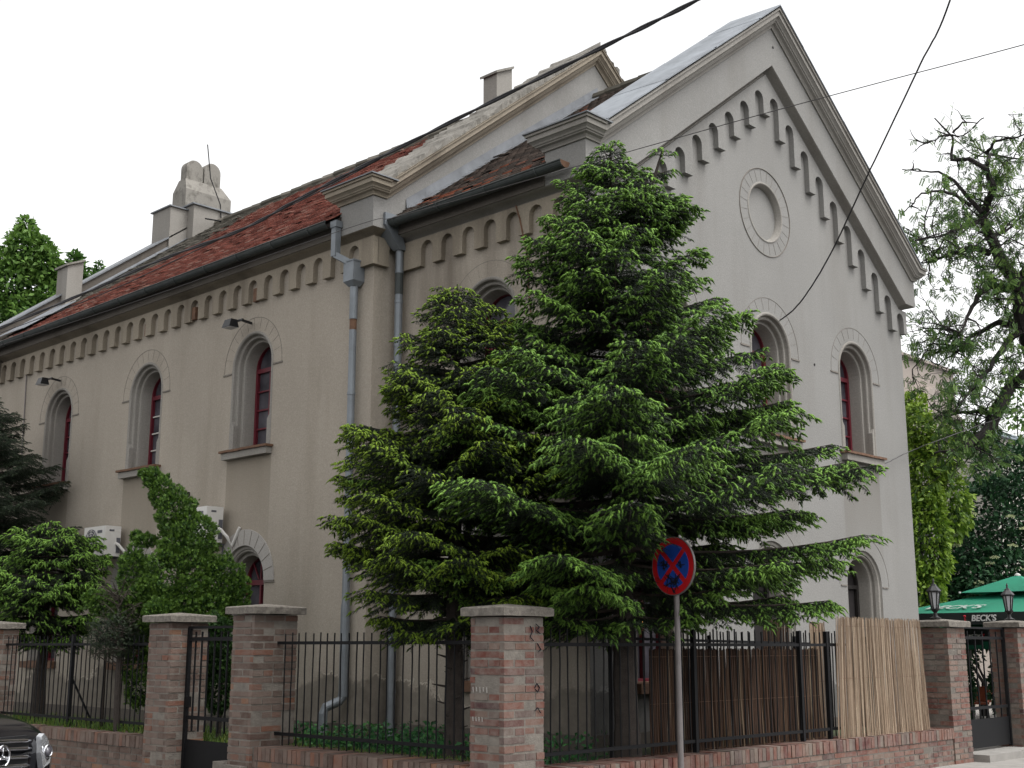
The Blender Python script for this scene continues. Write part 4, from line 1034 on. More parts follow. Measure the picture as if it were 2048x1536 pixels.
# ------------------------------------------------------------------ café furniture seen through the gate
def chair(x, y, rot, label):
    t = thing('patio_chair', label, 'chair', (x, y, .07), 'orange chairs in the café courtyard', rot)
    def L(m, name, mat):
        o = m.build(name, mat); o.parent = t; return o
    m = MB(); m.box((-.21, -.21, .42), (.21, .21, .46)); L(m, 'seat', M_orange)
    m = MB(); m.plate([(-.21, .50), (.21, .50), (.20, .74), (.14, .78), (-.14, .78), (-.20, .74)], [], lambda a, b, d: (a, .20 + d + (b - .5) * .15, b), 0, .03); L(m, 'backrest', M_orange)
    for sx_ in (-1, 1):
        for sy_ in (-1, 1):
            m = MB(); m.bar((sx_ * .19, sy_ * .19, 0), (sx_ * .18, sy_ * .18, .43), .028); L(m, 'leg', M_iron)
_c = atD(1948, 1378, 26.6); chair(_c.x, _c.y, 2.4, 'orange chair nearest the right gate, its back turned to the street')
_c = atD(1966, 1378, 27.6); chair(_c.x, _c.y, 2.9, 'orange chair farther inside the courtyard, behind the first one')
t = thing('patio_table', 'small dark table between the orange chairs in the courtyard', 'table', (29.6, 12.4, .07))
m = MB(); m.lathe((29.6, 12.4, .74), [(.36, 0), (.37, .012), (.36, .025)], 20); m.build('tabletop', M_barkd, t)
m = MB(); m.lathe((29.6, 12.4, .07), [(.22, 0), (.21, .02), (.03, .04), (.025, .67)], 12); m.build('table_base', M_iron, t)

# ------------------------------------------------------------------ buildings behind
def house(label, x0, x1, y0, y1, h, mat, roof='flat', wins=(), rise=0, side='-x', roofmat=M_bluegrey, name='far_house'):
    t = thing(name, label, 'building', ((x0 + x1) / 2, (y0 + y1) / 2, 0))
    m = MB(); m.box((x0, y0, 0), (x1, y1, h)); wl = m.build('wall', mat, t)
    m = MB()
    if roof == 'flat': m.box((x0 - .15, y0 - .15, h), (x1 + .15, y1 + .15, h + .12))
    else:
        xm = (x0 + x1) / 2; m.add([(x0 - .3, y0 - .2, h), (x1 + .3, y0 - .2, h), (xm, y0 - .2, h + rise), (x0 - .3, y1 + .2, h), (x1 + .3, y1 + .2, h), (xm, y1 + .2, h + rise)], [(0, 1, 2), (3, 5, 4), (0, 2, 5, 3), (1, 4, 5, 2), (0, 3, 4, 1)])
    m.build('roof', roofmat, t)
    for (sd_, a, z, w_, hh) in wins:
        if sd_ == 'y': mp = lambda p, q, d: (p, y0 + d, q)
        else: mp = lambda p, q, d: (x0 + d, p, q)
        m = MB(); m.plate([(a, z), (a + w_, z), (a + w_, z + hh), (a, z + hh)], [[(a + .08, z + .08), (a + w_ - .08, z + .08), (a + w_ - .08, z + hh - .08), (a + .08, z + hh - .08)]], mp, -.05, 0); f = m.build('window', M_oldwhite, t)
        m = MB(); m.plate([(a + .08, z + .08), (a + w_ - .08, z + .08), (a + w_ - .08, z + hh - .08), (a + .08, z + hh - .08)], [], mp, -.012, 0); m.build('pane', M_glass, f)
    return t
q0 = atY(1907, 748, 22.9); H1X = q0.x; H1Z = q0.z; H2Z = atY(1950, 855, 22.6).z; print('H1', q0, H2Z)
house('tan plastered house with a flat top, rising behind the trees right of the gable', 30.0, H1X, 22.9, 34, H1Z, M_tan, 'flat', [('y', H1X - 3, 6.0, .9, 1.3)], roofmat=M_tan)
house('lower tan house with a small window, beside the flat-topped one behind the trees', H1X, 45.5, 22.6, 34, H2Z, M_tan, 'gable', [('y', H1X + .5, H2Z - 1.6, .7, 1.2), ('y', H1X + 2, H2Z - 1.6, .7, 1.1)], 1.2, roofmat=M_tan)
house('cream building with a blue-grey eaves line, far right behind the shrubs', 35.0, 60, 14.6, 20.5, atX(2000, 868, 35.0).z, M_cream, 'flat', [('x', 16.5, 4.2, 1.0, 1.3)], roofmat=M_bluegrey)
m = MB(); t = thing('courtyard_wall', 'pale rendered wall at the back of the café courtyard', 'wall', (30, 15.2, 0)); m.box((21.5, 15.0, 0), (36, 15.25, 2.3)); m.build('wall_panel', M_tan, t); m = MB(); m.box((21.4, 14.93, 2.3), (36.1, 15.32, 2.38)); m.build('wall_coping', M_conc, t)

# ------------------------------------------------------------------ cables overhead
def cable(name, label, pts, r, mat, group=None, wob=0, seg=10, twist=False):
    P_ = [Vector(p) for p in pts]; out = []
    for i in range(len(P_) - 1):
        p0, p1, p2, p3 = P_[max(i - 1, 0)], P_[i], P_[i + 1], P_[min(i + 2, len(P_) - 1)]
        for j in range(seg):
            t_ = j / seg; out.append(.5 * ((2 * p1) + (-p0 + p2) * t_ + (2 * p0 - 5 * p1 + 4 * p2 - p3) * t_ ** 2 + (-p0 + 3 * p1 - 3 * p2 + p3) * t_ ** 3))
    out.append(P_[-1]); m = MB()
    if twist:
        for s_ in (0, PI):
            q = []
            for i, p in enumerate(out): a = i * .55 + s_; q.append(p + Vector((math.cos(a) * .3, math.cos(a) * .3, math.sin(a))) * r * .9)
            m.tube(q, r, 6)
    else: m.tube([p + Vector((0, 0, random.uniform(-wob, wob))) for p in out], r, 6)
    o = m.build(name, mat); setup(o, label, 'cable', group); return o
cable('overhead_cable', 'thick twisted black cable sweeping from the left edge up past the nave gable', [atX(-60, 680, 8.9), atX(0, 656, 8.9), atX(167, 587, 8.9), atX(321, 520, 8.9), atX(482, 460, 8.9), atX(600, 397, 8.9), atX(740, 325, 8.9), atX(960, 215, 8.9), atX(1210, 92, 8.9), atX(1395, 0, 8.9), atX(1600, -110, 8.9), atX(2300, -480, 8.9)], .0135, M_cable, twist=True, seg=14)
cable('overhead_cable', 'second thin black cable running just below the thick one along the far roof', [atX(-60, 688, 9.1), atX(0, 666, 9.1), atX(200, 590, 9.1), atX(400, 497, 9.1), atX(620, 392, 9.1), atX(760, 318, 9.0)], .007, M_cable, seg=8)
cable('overhead_cable', 'thin wire crossing the front gable from the gutters to the sky on the right', [atX(-30, 700, 9.5), atX(250, 610, 9.5), atX(700, 455, 9.5), atX(800, 432, 9.5), atX(1170, 328, 9.5), atX(1500, 235, 9.5), atX(1760, 165, 9.5), atX(2100, 75, 9.5), atX(2900, -150, 9.5)], .0042, M_cablet, seg=10)
cable('service_cable', 'black cable dropping from the upper right to the middle gable window', [atD(2150, -900, 9.0), atD(2020, -420, 10.6), atD(1900, 0, 12.3), atD(1840, 130, 13.0), atD(1740, 340, 14.4), atD(1660, 510, 15.7), atD(1600, 605, 16.6), (16.21, YF - .02, 6.53)], .011, M_cable, seg=10, wob=.004)
cable('wall_cable', 'thin cable slanting across the lower right of the gable wall to the tree', [atY(1600, 985, YF - .03), atY(1660, 967, YF - .03), atY(1720, 950, YF - .04), atY(1775, 925, YF - .1), atY(1820, 903, YF - .1), atD(1900, 872, 21.5), atD(2048, 818, 24)], .007, M_cablet, seg=8, wob=.006)

# ------------------------------------------------------------------ parked car (only its front corner is in the picture)
hd = math.radians(291); _t = atD(78, 1491, 12.4); _a = hd + PI / 2; cl = Vector((_t.x - .65 * math.cos(_a) + .12 * math.sin(_a), _t.y - .65 * math.sin(_a) - .12 * math.cos(_a), 0))
t = thing('parked_car', 'black car with chrome grille bars, its front corner in the lower left', 'car', cl, None, hd + PI / 2)
# local frame: -Y is forward, X to the left of the car seen from the front
def CP(m, name, mat, par=t, smooth=True):
    o = m.build(name, mat, None, smooth); o.parent = par
    for v in o.data.vertices: v.co.z *= 1.13
    return o
def loft(sections, m):
    n = len(sections[0]); vs = [p for s_ in sections for p in s_]; fs = []
    for i in range(len(sections) - 1):
        for j in range(n): fs.append((i * n + j, i * n + (j + 1) % n, (i + 1) * n + (j + 1) % n, (i + 1) * n + j))
    fs.append(tuple(range(n - 1, -1, -1))); fs.append(tuple((len(sections) - 1) * n + j for j in range(n))); m.add(vs, fs)
def sect(y, hw, z0, zs, zt, crown, tuck=.06):
    """closed section: sill, flank, shoulder, crowned top"""
    h = [(hw - tuck, z0), (hw - .01, z0 + .12), (hw, zs - .15), (hw - .02, zs), (hw * .86, zt - crown * .35), (hw * .6, zt - crown * .1), (hw * .3, zt), (0, zt + crown * .12)]
    return [(x, y, z) for x, z in h] + [(-x, y, z) for x, z in reversed(h[:-1])]
m = MB()
S = [sect(-.02, .60, .30, .46, .60, .02), sect(.03, .74, .24, .56, .70, .03), sect(.14, .83, .20, .66, .79, .05), sect(.35, .88, .19, .74, .86, .06), sect(.7, .90, .19, .80, .92, .06), sect(1.15, .91, .19, .86, .975, .05), sect(1.5, .91, .19, .90, 1.0, .04), sect(2.6, .91, .19, .93, .98, .02), sect(3.6, .91, .19, .93, .99, .02), sect(4.2, .90, .20, .90, .99, .04), sect(4.6, .86, .26, .80, .92, .04), sect(4.7, .78, .34, .70, .80, .03)]
loft(S, m); body = CP(m, 'body', M_carp)
sub = body.modifiers.new('sub', 'SUBSURF'); sub.levels = 2; sub.render_levels = 2
m = MB()
def cab(y, hw, z): return [(hw, y, z), (-hw, y, z)]
C0 = [(.80, 1.30, .96), (-.80, 1.30, .96), (-.58, 2.05, 1.40), (.58, 2.05, 1.40), (.80, 3.9, .98), (-.80, 3.9, .98), (-.58, 3.2, 1.40), (.58, 3.2, 1.40)]
m.add(C0, [(0, 1, 2, 3), (4, 7, 6, 5), (0, 3, 7, 4), (1, 5, 6, 2)]); CP(m, 'glazing', M_glass, smooth=False)
m = MB(); m.add([(.59, 2.0, 1.39), (-.59, 2.0, 1.39), (-.59, 3.25, 1.39), (.59, 3.25, 1.39), (.50, 2.15, 1.44), (-.50, 2.15, 1.44), (-.50, 3.1, 1.44), (.50, 3.1, 1.44)], [(4, 5, 6, 7), (0, 1, 5, 4), (1, 2, 6, 5), (2, 3, 7, 6), (3, 0, 4, 7), (0, 3, 2, 1)]); 
for a, b in ((0, 3), (1, 2), (4, 7), (5, 6)): m.bar(C0[a], C0[b], .05)
CP(m, 'roof', M_carp, smooth=False)
def front_y(x):   # where the nose is at half-width x
    return .16 * (abs(x) / .83) ** 3 - .03
gr = MB(); gr.plate([(-.34, .46), (.34, .46), (.43, .74), (-.43, .74)], [], lambda a, b, d: (a, front_y(a) - .035 + (b - .46) * .30 + d, b), 0, .05); g_ = CP(gr, 'grille', M_blackp, smooth=False)
for i, (z, hw) in enumerate(((.70, .42), (.64, .41), (.575, .385), (.51, .36))):
    m = MB(); m.tube([(hw * q / 6, front_y(hw * q / 6) - .055 + (z - .46) * .30, z - .0 + .012 * (1 - abs(q) / 6)) for q in range(-6, 7)], [.005] + [.017] * 11 + [.005], 8); CP(m, 'grille_bar', M_chrome, g_)
m = MB(); ez = .60; ey = front_y(0) - .085 + .04; cp = [(0 + .082 * math.cos(2 * PI * q / 32), ey, ez + .082 * math.sin(2 * PI * q / 32)) for q in range(33)]; m.tube(cp, .010, 8, cap=False)
for q in range(3): a = PI / 2 + q * 2 * PI / 3; m.tube([(0, ey, ez), (.08 * math.cos(a), ey, ez + .08 * math.sin(a))], [.011, .003], 6)
CP(m, 'round_emblem', M_chrome, g_)
for s_ in (-1, 1):
    m = MB(); o_ = [(.50, .475), (.49, .60), (.53, .725), (.60, .745), (.70, .70), (.79, .62), (.80, .56), (.70, .505)]
    def hl(a, b, d, s_=s_): return (s_ * a, front_y(a) + .02 + .30 * max(0, a - .5) ** 1.3 + (b - .45) * .25 - .115 + d, b)
    m.plate(o_, [], hl, -.005, .06); h_ = CP(m, 'headlight', M_lens, smooth=False)
    m = MB(); c_ = hl(.63, .60, -.012); m.lathe(c_, [(.058, .0), (.058, -.012), (.048, -.016), (.044, -.004)], 20, axis='y'); CP(m, 'lamp_ring', M_chrome, h_)
    m = MB(); m.lathe(c_, [(.043, .0), (.043, -.010), (.0, -.02)], 20, axis='y'); CP(m, 'lamp_lens', M_glass, h_)
    m = MB(); m.tube([(s_ * .42, front_y(.42) - .035, .32), (s_ * .62, front_y(.62) + .0, .335), (s_ * .74, front_y(.74) + .045, .36)], [.006, .014, .006], 6); CP(m, 'bumper_trim', M_chrome)
    for y_ in (.82, 3.75):
        m = MB(); m.lathe((s_ * .90, y_, .31), [(.31, -.20 * s_), (.325, -.1 * s_), (.325, .0), (.30, .015 * s_)], 28, axis='x'); wh = CP(m, 'wheel', M_tyre)
        m = MB(); m.lathe((s_ * .905, y_, .31), [(.22, .012 * s_), (.20, .02 * s_), (.05, .01 * s_)], 20, axis='x'); CP(m, 'rim', M_chrome, wh)
    m = MB(); m.lathe((s_ * 1.0, 1.55, 1.0), [(.0, -.09), (.07, -.06), (.09, 0), (.06, .05), (.0, .06)], 10, axis='y'); CP(m, 'wing_mirror', M_carp)
# ------------------------------------------------------------------ foliage built from many small pieces
def norm(a): return a / np.maximum(np.linalg.norm(a, axis=1, keepdims=True), 1e-9)
def scatter(tv, tt, O, Dv, L, Rr, bend=0, jl=0):
    """place a template (s along, a and b across) at every origin O along direction Dv"""
    n = len(O); D = norm(Dv); up = np.tile([0., 0., 1.], (n, 1)); up[np.abs(D[:, 2]) > .95] = [1., 0., 0.]
    A = norm(np.cross(D, up)); Bv = np.cross(A, D)
    ang = rng.uniform(0, 2 * np.pi, n) if jl == 0 else rng.uniform(-jl, jl, n); ca, sa = np.cos(ang)[:, None], np.sin(ang)[:, None]
    A2 = A * ca + Bv * sa; B2 = -A * sa + Bv * ca
    s, a, b = tv[:, 0], tv[:, 1], tv[:, 2]
    V = O[:, None, :] + D[:, None, :] * (s[None, :, None] * L[:, None, None]) + A2[:, None, :] * (a[None, :, None] * Rr[:, None, None]) + B2[:, None, :] * (b[None, :, None] * Rr[:, None, None])
    V[:, :, 2] -= (np.asarray(bend) * np.ones(n))[:, None] * (s[None, :] ** 2) * L[:, None]
    T = tt[None, :, :] + (np.arange(n) * len(tv))[:, None, None]
    return V.reshape(-1, 3), T.reshape(-1, 3)
def tmpl_shoot(nn=12, sides=4):
    v = []; t = []; rad = [.42, .8, .72, .35]; ss = [0, .3, .68, .93]
    for i, (s, r) in enumerate(zip(ss, rad)):
        for j in range(sides): a = 2 * PI * (j + .5 * i) / sides; v.append((s, r * math.cos(a), r * math.sin(a)))
    for i in range(3):
        for j in range(sides):
            a, b = i * sides + j, i * sides + (j + 1) % sides; c, d = a + sides, b + sides; t += [(a, b, d), (a, d, c)]
    v.append((1, 0, 0)); k_ = len(v) - 1
    for j in range(sides): t.append((3 * sides + j, 3 * sides + (j + 1) % sides, k_))
    r_ = random.Random(3)
    for i in range(nn):
        s = (i + .5) / nn * .92; a = i * 2.4; n = len(v); w = .22
        ca, sa = math.cos(a), math.sin(a)
        v += [(s - .03, w * -sa, w * ca), (s - .03, w * sa, -w * ca), (s + .2, 1.25 * ca, 1.25 * sa)]; t.append((n, n + 1, n + 2))
    return np.array(v), np.array(t)
def tmpl_needles(nn=14):
    v = [(0, .10, 0), (0, -.05, .09), (0, -.05, -.09), (1, 0, 0)]; t = [(0, 1, 3), (1, 2, 3), (2, 0, 3)]
    for i in range(nn):
        s = (i + .3) / nn; a = i * 2.4; n = len(v); w = .17; ca, sa = math.cos(a), math.sin(a)
        v += [(s, w * -sa, w * ca), (s, w * sa, -w * ca), (s + .20, ca, sa)]; t.append((n, n + 1, n + 2))
    return np.array(v), np.array(t)
def tmpl_leaf():
    v = [(0, 0, 0), (.45, .5, .10), (.5, 0, -.03), (.45, -.5, .10), (1, 0, -.06)]; t = [(0, 2, 1), (0, 3, 2), (1, 2, 4), (2, 3, 4)]
    return np.array(v, float), np.array(t)
def tmpl_compound(n=7):
    v = []; t = []
    for i in range(n):
        s = .15 + .8 * i / n
        for sg in (-1, 1):
            k_ = len(v); v += [(s, 0, 0), (s + .10, .5 * sg, .02), (s + .0, .95 * sg, -.1), (s - .03, .45 * sg, .0)]; t += [(k_, k_ + 1, k_ + 2), (k_, k_ + 2, k_ + 3)]
    return np.array(v), np.array(t)
def tmpl_spray(n=5):
    v = []; t = []
    for i in range(n):
        a = (i - (n - 1) / 2) * .42; l = 1 - .12 * abs(i - (n - 1) / 2); w = .11; k_ = len(v)
        ca, sa = math.cos(a), math.sin(a)
        v += [(0, 0, 0), (l * .6 * ca - w * sa, (l * .6 * sa + w * ca), .05 * (-1) ** i), (l * ca, l * sa, 0), (l * .6 * ca + w * sa, l * .6 * sa - w * ca, -.05 * (-1) ** i)]; t += [(k_, k_ + 1, k_ + 2), (k_, k_ + 2, k_ + 3)]
    return np.array(v), np.array(t)
SHOOT, NEED, LEAF, COMP, SPRAY = tmpl_shoot(), tmpl_needles(), tmpl_leaf(), tmpl_compound(), tmpl_spray()
def free(P_):
    """true where a point is clear of the building and its cornices"""
    x, y = P_[:, 0], P_[:, 1]
    return ~(((x > XN - .07) & (y > YN - .07) & (x < 21) & (y < 29)) | ((x > XF - .07) & (y > YF - .07) & (x < 20.3) & (y < 15)))
def foliage(name, parent, sets, mats):
    Vs = []; Ts = []; ti = []; mi = []; n0 = 0
    for (tp, O, D, L, R_, bend, mat, t0, t1) in sets:
        O = np.asarray(O); 
        if len(O) == 0: continue
        D = np.asarray(D); L = np.asarray(L); R_ = np.asarray(R_)
        ok = free(O) & free(O + norm(D) * L[:, None]) & ~((O[:, 0] > 8.8) & (O[:, 0] < 10.7) & (O[:, 1] < .752 * O[:, 0]) & (O[:, 2] > 1.6) & (O[:, 2] < 2.95)) & ~((O[:, 0] > 8.8) & (O[:, 0] < 10.7) & (O[:, 1] < .785 * O[:, 0]) & (O[:, 2] > 1.6) & (O[:, 2] < 2.42)); O, D, L, R_ = O[ok], D[ok], L[ok], R_[ok]
        if len(O) == 0: continue
        bd = bend if np.isscalar(bend) else np.asarray(bend)[ok]
        V, T = scatter(tp[0], tp[1], O, D, L, R_, bd)
        tt = rng.uniform(t0, t1, len(O)) if np.isscalar(t0) else np.clip(np.asarray(t0)[ok] + rng.normal(0, t1, len(O)), 0, 1)
        Vs.append(V); Ts.append(T + n0); ti.append(np.repeat(tt, len(tp[1]))); mi.append(np.full(len(T), mat)); n0 += len(V)
    return np_mesh(name, np.concatenate(Vs), np.concatenate(Ts), mats, np.concatenate(ti), np.concatenate(mi), parent)

def spruce(label, base, lean, z0, prof, trunk_r, mats, seed, nbr=150, new=.55, shoot_l=.085, shoot_r=.014, leader2=None, elev=(.25, -.25), dens=1.0, drop=.22, zfirst=None, bright=(.05, 1.0)):
    R = random.Random(seed); global rng; rng = np.random.default_rng(seed)
    t = thing('spruce_tree', label, 'tree', (base[0], base[1], z0), 'spruces in the garden')
    ztop = prof[0][0]; Hh = ztop - z0
    def axis(z): u = (z - z0) / Hh; return Vector((base[0] + lean[0] * u, base[1] + lean[1] * u, z))
    m = MB(); pts = [axis(z0 - .1 + (Hh + .1) * i / 14) + Vector((R.uniform(-.012, .012), R.uniform(-.012, .012), 0)) for i in range(15)]
    m.tube(pts, [trunk_r * (1.25 if i == 0 else 1) * (1 - .93 * (i / 14) ** 1.1) for i in range(15)], 10)
    if leader2: m.tube([Vector(p) for p in leader2], [.04, .03, .02, .008][:len(leader2)], 6)
    m.build('trunk', M_bark, t)
    zs = [p[0] for p in prof][::-1]; rs_ = [p[1] for p in prof][::-1]
    bm_ = MB(); nO, nD, nL, nR, nT = [], [], [], [], []; sO, sD, sL, sR, sB, sT = [], [], [], [], [], []
    def twig(O, D, L, R_, age): nO.append(O); nD.append(D); nL.append(L); nR.append(R_); nT.append(age)
    def shoot(O, D, br): sO.append(O); sD.append(D); sL.append(shoot_l * R.uniform(.65, 1.25)); sR.append(shoot_r * R.uniform(.8, 1.2)); sB.append(R.uniform(.25, 1.0)); sT.append(br)
    zlo = zs[0]
    lead = [(axis, 1.0)] 
    for b in range(nbr):
        u = (b // 6 + .5) / (nbr / 6); z = zlo + (ztop - .05 - zlo) * u ** .93 + R.uniform(-.07, .07); z = min(z + R.uniform(-.06, .06), ztop - .04)
        Lb = float(np.interp(z, zs, rs_)) * R.choice([R.uniform(.45, .8), R.uniform(.8, 1.1), R.uniform(.92, 1.08)])
        az = b * 1.047 + (b // 6) * .61 + R.uniform(-.35, .35); h = (z - zlo) / (ztop - zlo)
        O = axis(z)
        if leader2 and h > .70 and R.random() < .42:
            q = [Vector(p) for p in leader2]; zz = min(max(z, q[0].z), q[-1].z - .03)
            for i in range(len(q) - 1):
                if q[i].z <= zz <= q[i + 1].z: f_ = (zz - q[i].z) / (q[i + 1].z - q[i].z); O = q[i].lerp(q[i + 1], f_)
            Lb = max(.12, Lb * .75)
        dx, dy = math.cos(az), math.sin(az)
        for _ in range(14):
            p = np.array([[O.x + dx * Lb, O.y + dy * Lb, 0], [O.x + dx * Lb * .7, O.y + dy * Lb * .7, 0]])
            blk = any(8.9 < O.x + dx * Lb * f < 10.95 and O.y + dy * Lb * f < min(8.3, .79 * (O.x + dx * Lb * f)) and z < 3.1 for f in (.5, .7, .85, 1))
            if free(p).all() and not blk: break
            Lb *= .85
        if Lb < .10: continue
        bvig = R.choice([.25, .8, 1.0, 1.25])
        e = elev[1] + (elev[0] - elev[1]) * h + R.uniform(-.08, .08)
        cz = .14 * (1 - h) + .05
        def BP(s): return Vector((O.x + dx * Lb * s, O.y + dy * Lb * s, O.z + Lb * (e * s + cz * s * s)))
        ns = 7; bm_.tube([BP(i / ns) for i in range(ns + 1)], [max(.003, (.010 + .010 * Lb) * (1 - i / ns * .9)) for i in range(ns + 1)], 4, cap=False)
        step = .055 / dens; nsec = max(2, int(Lb / step))
        for q in range(nsec):
            s = .12 + .88 * (q + R.random() * .6) / nsec; p = BP(s)
            hd = Vector((dx, dy, e + 2 * cz * s)).normalized()
            for sg in (-1, 1):
                ls = min(.50, .60 * (1 - s) * Lb + .10 + .06 * Lb) * R.uniform(.5, 1.15)
                if s < .3 and R.random() < .5: continue
                a = sg * math.radians(R.uniform(35, 78)); ca, sa = math.cos(a), math.sin(a)
                d = Vector((dx * ca - dy * sa, dx * sa + dy * ca, hd.z * .5 - R.uniform(.0, drop))).normalized()
                k_ = max(2, int(ls / .034)); old = s < .45
                twig(tuple(p), tuple(d), ls, .017, R.random() * .7)
                for w_ in range(k_):
                    f = (w_ + .8) / k_; pp = p + d * ls * f - Vector((0, 0, .25 * ls * f * f))
                    for s2 in (-1, 1):
                        a2 = s2 * math.radians(R.uniform(35, 60)); c2, s2_ = math.cos(a2), math.sin(a2)
                        d2 = Vector((d.x * c2 - d.y * s2_, d.x * s2_ + d.y * c2, d.z - R.uniform(-.1, .45)))
                        l2 = R.uniform(.035, .075) * (1.25 - .6 * f)
                        twig(tuple(pp), tuple(d2), l2 * 1.2, .014, R.random())
                        if R.random() < new * max(.05, min(1, (s - .33) * 1.8)) * (.25 + .75 * f) * bvig:
                            br = min(1, max(0, .25 + .45 * s + .35 * h * .5 + R.uniform(-.2, .25)))
                            shoot(tuple(pp + d2.normalized() * l2 * .8), (d2.x, d2.y, d2.z * .5 + R.uniform(-.2, .5)), br)
                shoot(tuple(p + d * ls - Vector((0, 0, .25 * ls))), (d.x, d.y, d.z + .2), min(1, .35 + .5 * s + R.uniform(-.1, .2)))
        shoot(tuple(BP(1)), (dx, dy, .4), .9)
    for ax_ in ([axis(ztop - .02)] + ([Vector(leader2[-1])] if leader2 else [])):
        for k_ in range(9): a = k_ * 2.4; shoot(tuple(ax_ - Vector((0, 0, .02 * k_))), (.35 * math.cos(a), .35 * math.sin(a), 1 - .08 * k_), .9)
    bm_.build('limbs', M_twig, t)
    foliage('needles', t, [(NEED, nO, nD, nL, nR, .25, 0, np.array(nT), .1)], [mats[0]])
    foliage('new_shoots', t, [(SHOOT, sO, sD, sL, sR, np.array(sB), 0, np.array(sT), .12)], [mats[1]])
    return t, len(nO), len(sO)

# the tall spruce at the corner of the building
pA = atD(1268, 1500, 13.8)
q = [atD(1266, 470, 13.7), atD(1292, 400, 13.6), atD(1312, 345, 13.6), atD(1324, 302, 13.6)]
tA = spruce('tallest spruce with two tips, at the building corner behind the round sign', (10.86, 8.72), (-.10, .02), .44,
    [(7.36, .10), (7.1, .27), (6.8, .47), (6.3, .76), (5.7, 1.06), (5.1, 1.34), (4.5, 1.6), (4.0, 1.95), (3.6, 2.35), (3.2, 2.6), (2.85, 2.6), (2.5, 2.35), (2.2, 2.1), (1.95, 1.6)], .14, [M_needle, M_shoot], 19, nbr=240, leader2=q, new=.74, shoot_l=.060, shoot_r=.0165, elev=(.44, -.22))
pB = (9.31, 9.79)
tB = spruce('smaller yellow-green spruce left of the tallest one, in front of the two downpipes', pB, (.0, .0), .44,
    [(5.62, .06), (5.4, .26), (5.1, .46), (4.7, .66), (4.2, .90), (3.8, 1.14), (3.4, 1.32), (3.0, 1.38), (2.6, 1.36), (2.3, 1.25), (2.05, 1.0), (1.8, .7)], .115, [M_needle, M_shootb], 23, nbr=180, new=.72, shoot_l=.048, shoot_r=.0135, elev=(.42, -.24))
a = atX(78, 1400, 9.75)
tC = spruce('bushy bright green spruce at the left edge, below the air conditioner', (a.x, a.y), (.0, .0), .44,
    [(3.65, .2), (3.45, .55), (3.15, .9), (2.85, 1.05), (2.55, 1.05), (2.2, .9), (1.9, .8), (1.7, .5)], .12, [M_needle, M_shoot], 31, nbr=90, new=.75, shoot_l=.066, shoot_r=.017, elev=(.1, -.22))
a = atX(-75, 1400, 9.9)
tE = spruce('dark spruce without new growth, cut off by the left edge of the photo', (a.x, a.y), (.0, .0), .44,
    [(6.3, .06), (5.7, .6), (5.0, 1.05), (4.4, 1.45), (3.9, 1.8), (3.4, 1.9), (2.9, 1.5)], .12, [M_needle, M_needle], 37, nbr=114, new=.25, elev=(.3, -.05), shoot_l=.07, shoot_r=.012)
m = MB()
for i in range(26):
    z = .7 + i * .06; a = i * 2.4; m.tube([(pB[0] + .08 * math.cos(a), pB[1] + .08 * math.sin(a), z), (pB[0] + (.16 + .1 * (i % 3 == 0)) * math.cos(a), pB[1] + .2 * math.sin(a), z + .03)], [.014, .005], 5)
m.build('branch_stubs', M_bark, tB[0])

# generic crowns of leaves: clumps given as centre, radii, number
def crown(parent, name, clumps, tp, size, mats, mat_i=0, t0=0, t1=1, up=.3, shell=.45, ratio=.5, bend=.2, droop=0):
    O = []; D = []; L = []; T = []
    for (c, r, n) in clumps:
        u = norm(rng.normal(size=(n, 3))); k_ = (shell + (1 - shell) * rng.random(n) ** .5)[:, None]
        lump = 1 + .16 * np.sin(u[:, :1] * 7 + c[0] * 3) * np.sin(u[:, 1:2] * 6 + c[2] * 5) + .10 * np.sin(u[:, 2:] * 11 + c[1])
        p = np.array(c) + u * np.array(r) * k_ * lump
        d = u * .8 + rng.normal(size=(n, 3)) * .55; d[:, 2] += up; d[:, 2] -= droop
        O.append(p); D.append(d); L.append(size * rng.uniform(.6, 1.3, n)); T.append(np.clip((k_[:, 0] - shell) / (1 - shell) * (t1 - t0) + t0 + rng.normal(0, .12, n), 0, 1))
    O, D, L, T = map(np.concatenate, (O, D, L, T))
    return foliage(name, parent, [(tp, O, D, L, L * ratio, bend, mat_i, T, .05)], mats)
def cl(u, v, D, rpx, rpz, n, rd=None):
    if 16.9 < D < 17.9: n = int(n * 2.2)
    c = atD(u, v, D); s = D / 2559; return (tuple(c), (rpx * s, (rd or rpx) * s, rpz * s), n)

# the thuja with its crooked tip
t = thing('thuja_tree', 'dense green thuja with a crooked leaning tip, between the two air conditioners', 'tree', tuple(Vector((atD(360, 1400, 17.6).x, atD(360, 1400, 17.6).y, .44))), None)
TC = [cl(375, 1240, 17.6, 92, 75, 3400), cl(365, 1160, 17.6, 82, 80, 3200), cl(378, 1085, 17.6, 58, 62, 1800), cl(352, 1030, 17.6, 40, 50, 1100), cl(325, 988, 17.6, 24, 36, 600), cl(305, 958, 17.6, 17, 20, 320), cl(290, 948, 17.6, 12, 8, 130),
      cl(448, 1170, 17.6, 38, 60, 1100), cl(478, 1185, 17.6, 22, 40, 500), cl(265, 1150, 17.5, 26, 60, 900), cl(262, 1230, 17.5, 40, 60, 1300), cl(300, 1195, 17.4, 36, 36, 800), cl(283, 1330, 17.6, 32, 90, 1500), cl(292, 1082, 17.6, 22, 12, 240), cl(272, 1072, 17.6, 10, 8, 100), cl(318, 1225, 17.1, 30, 26, 620), cl(335, 1310, 17.7, 45, 70, 1500), cl(395, 1310, 17.8, 45, 60, 1300)]
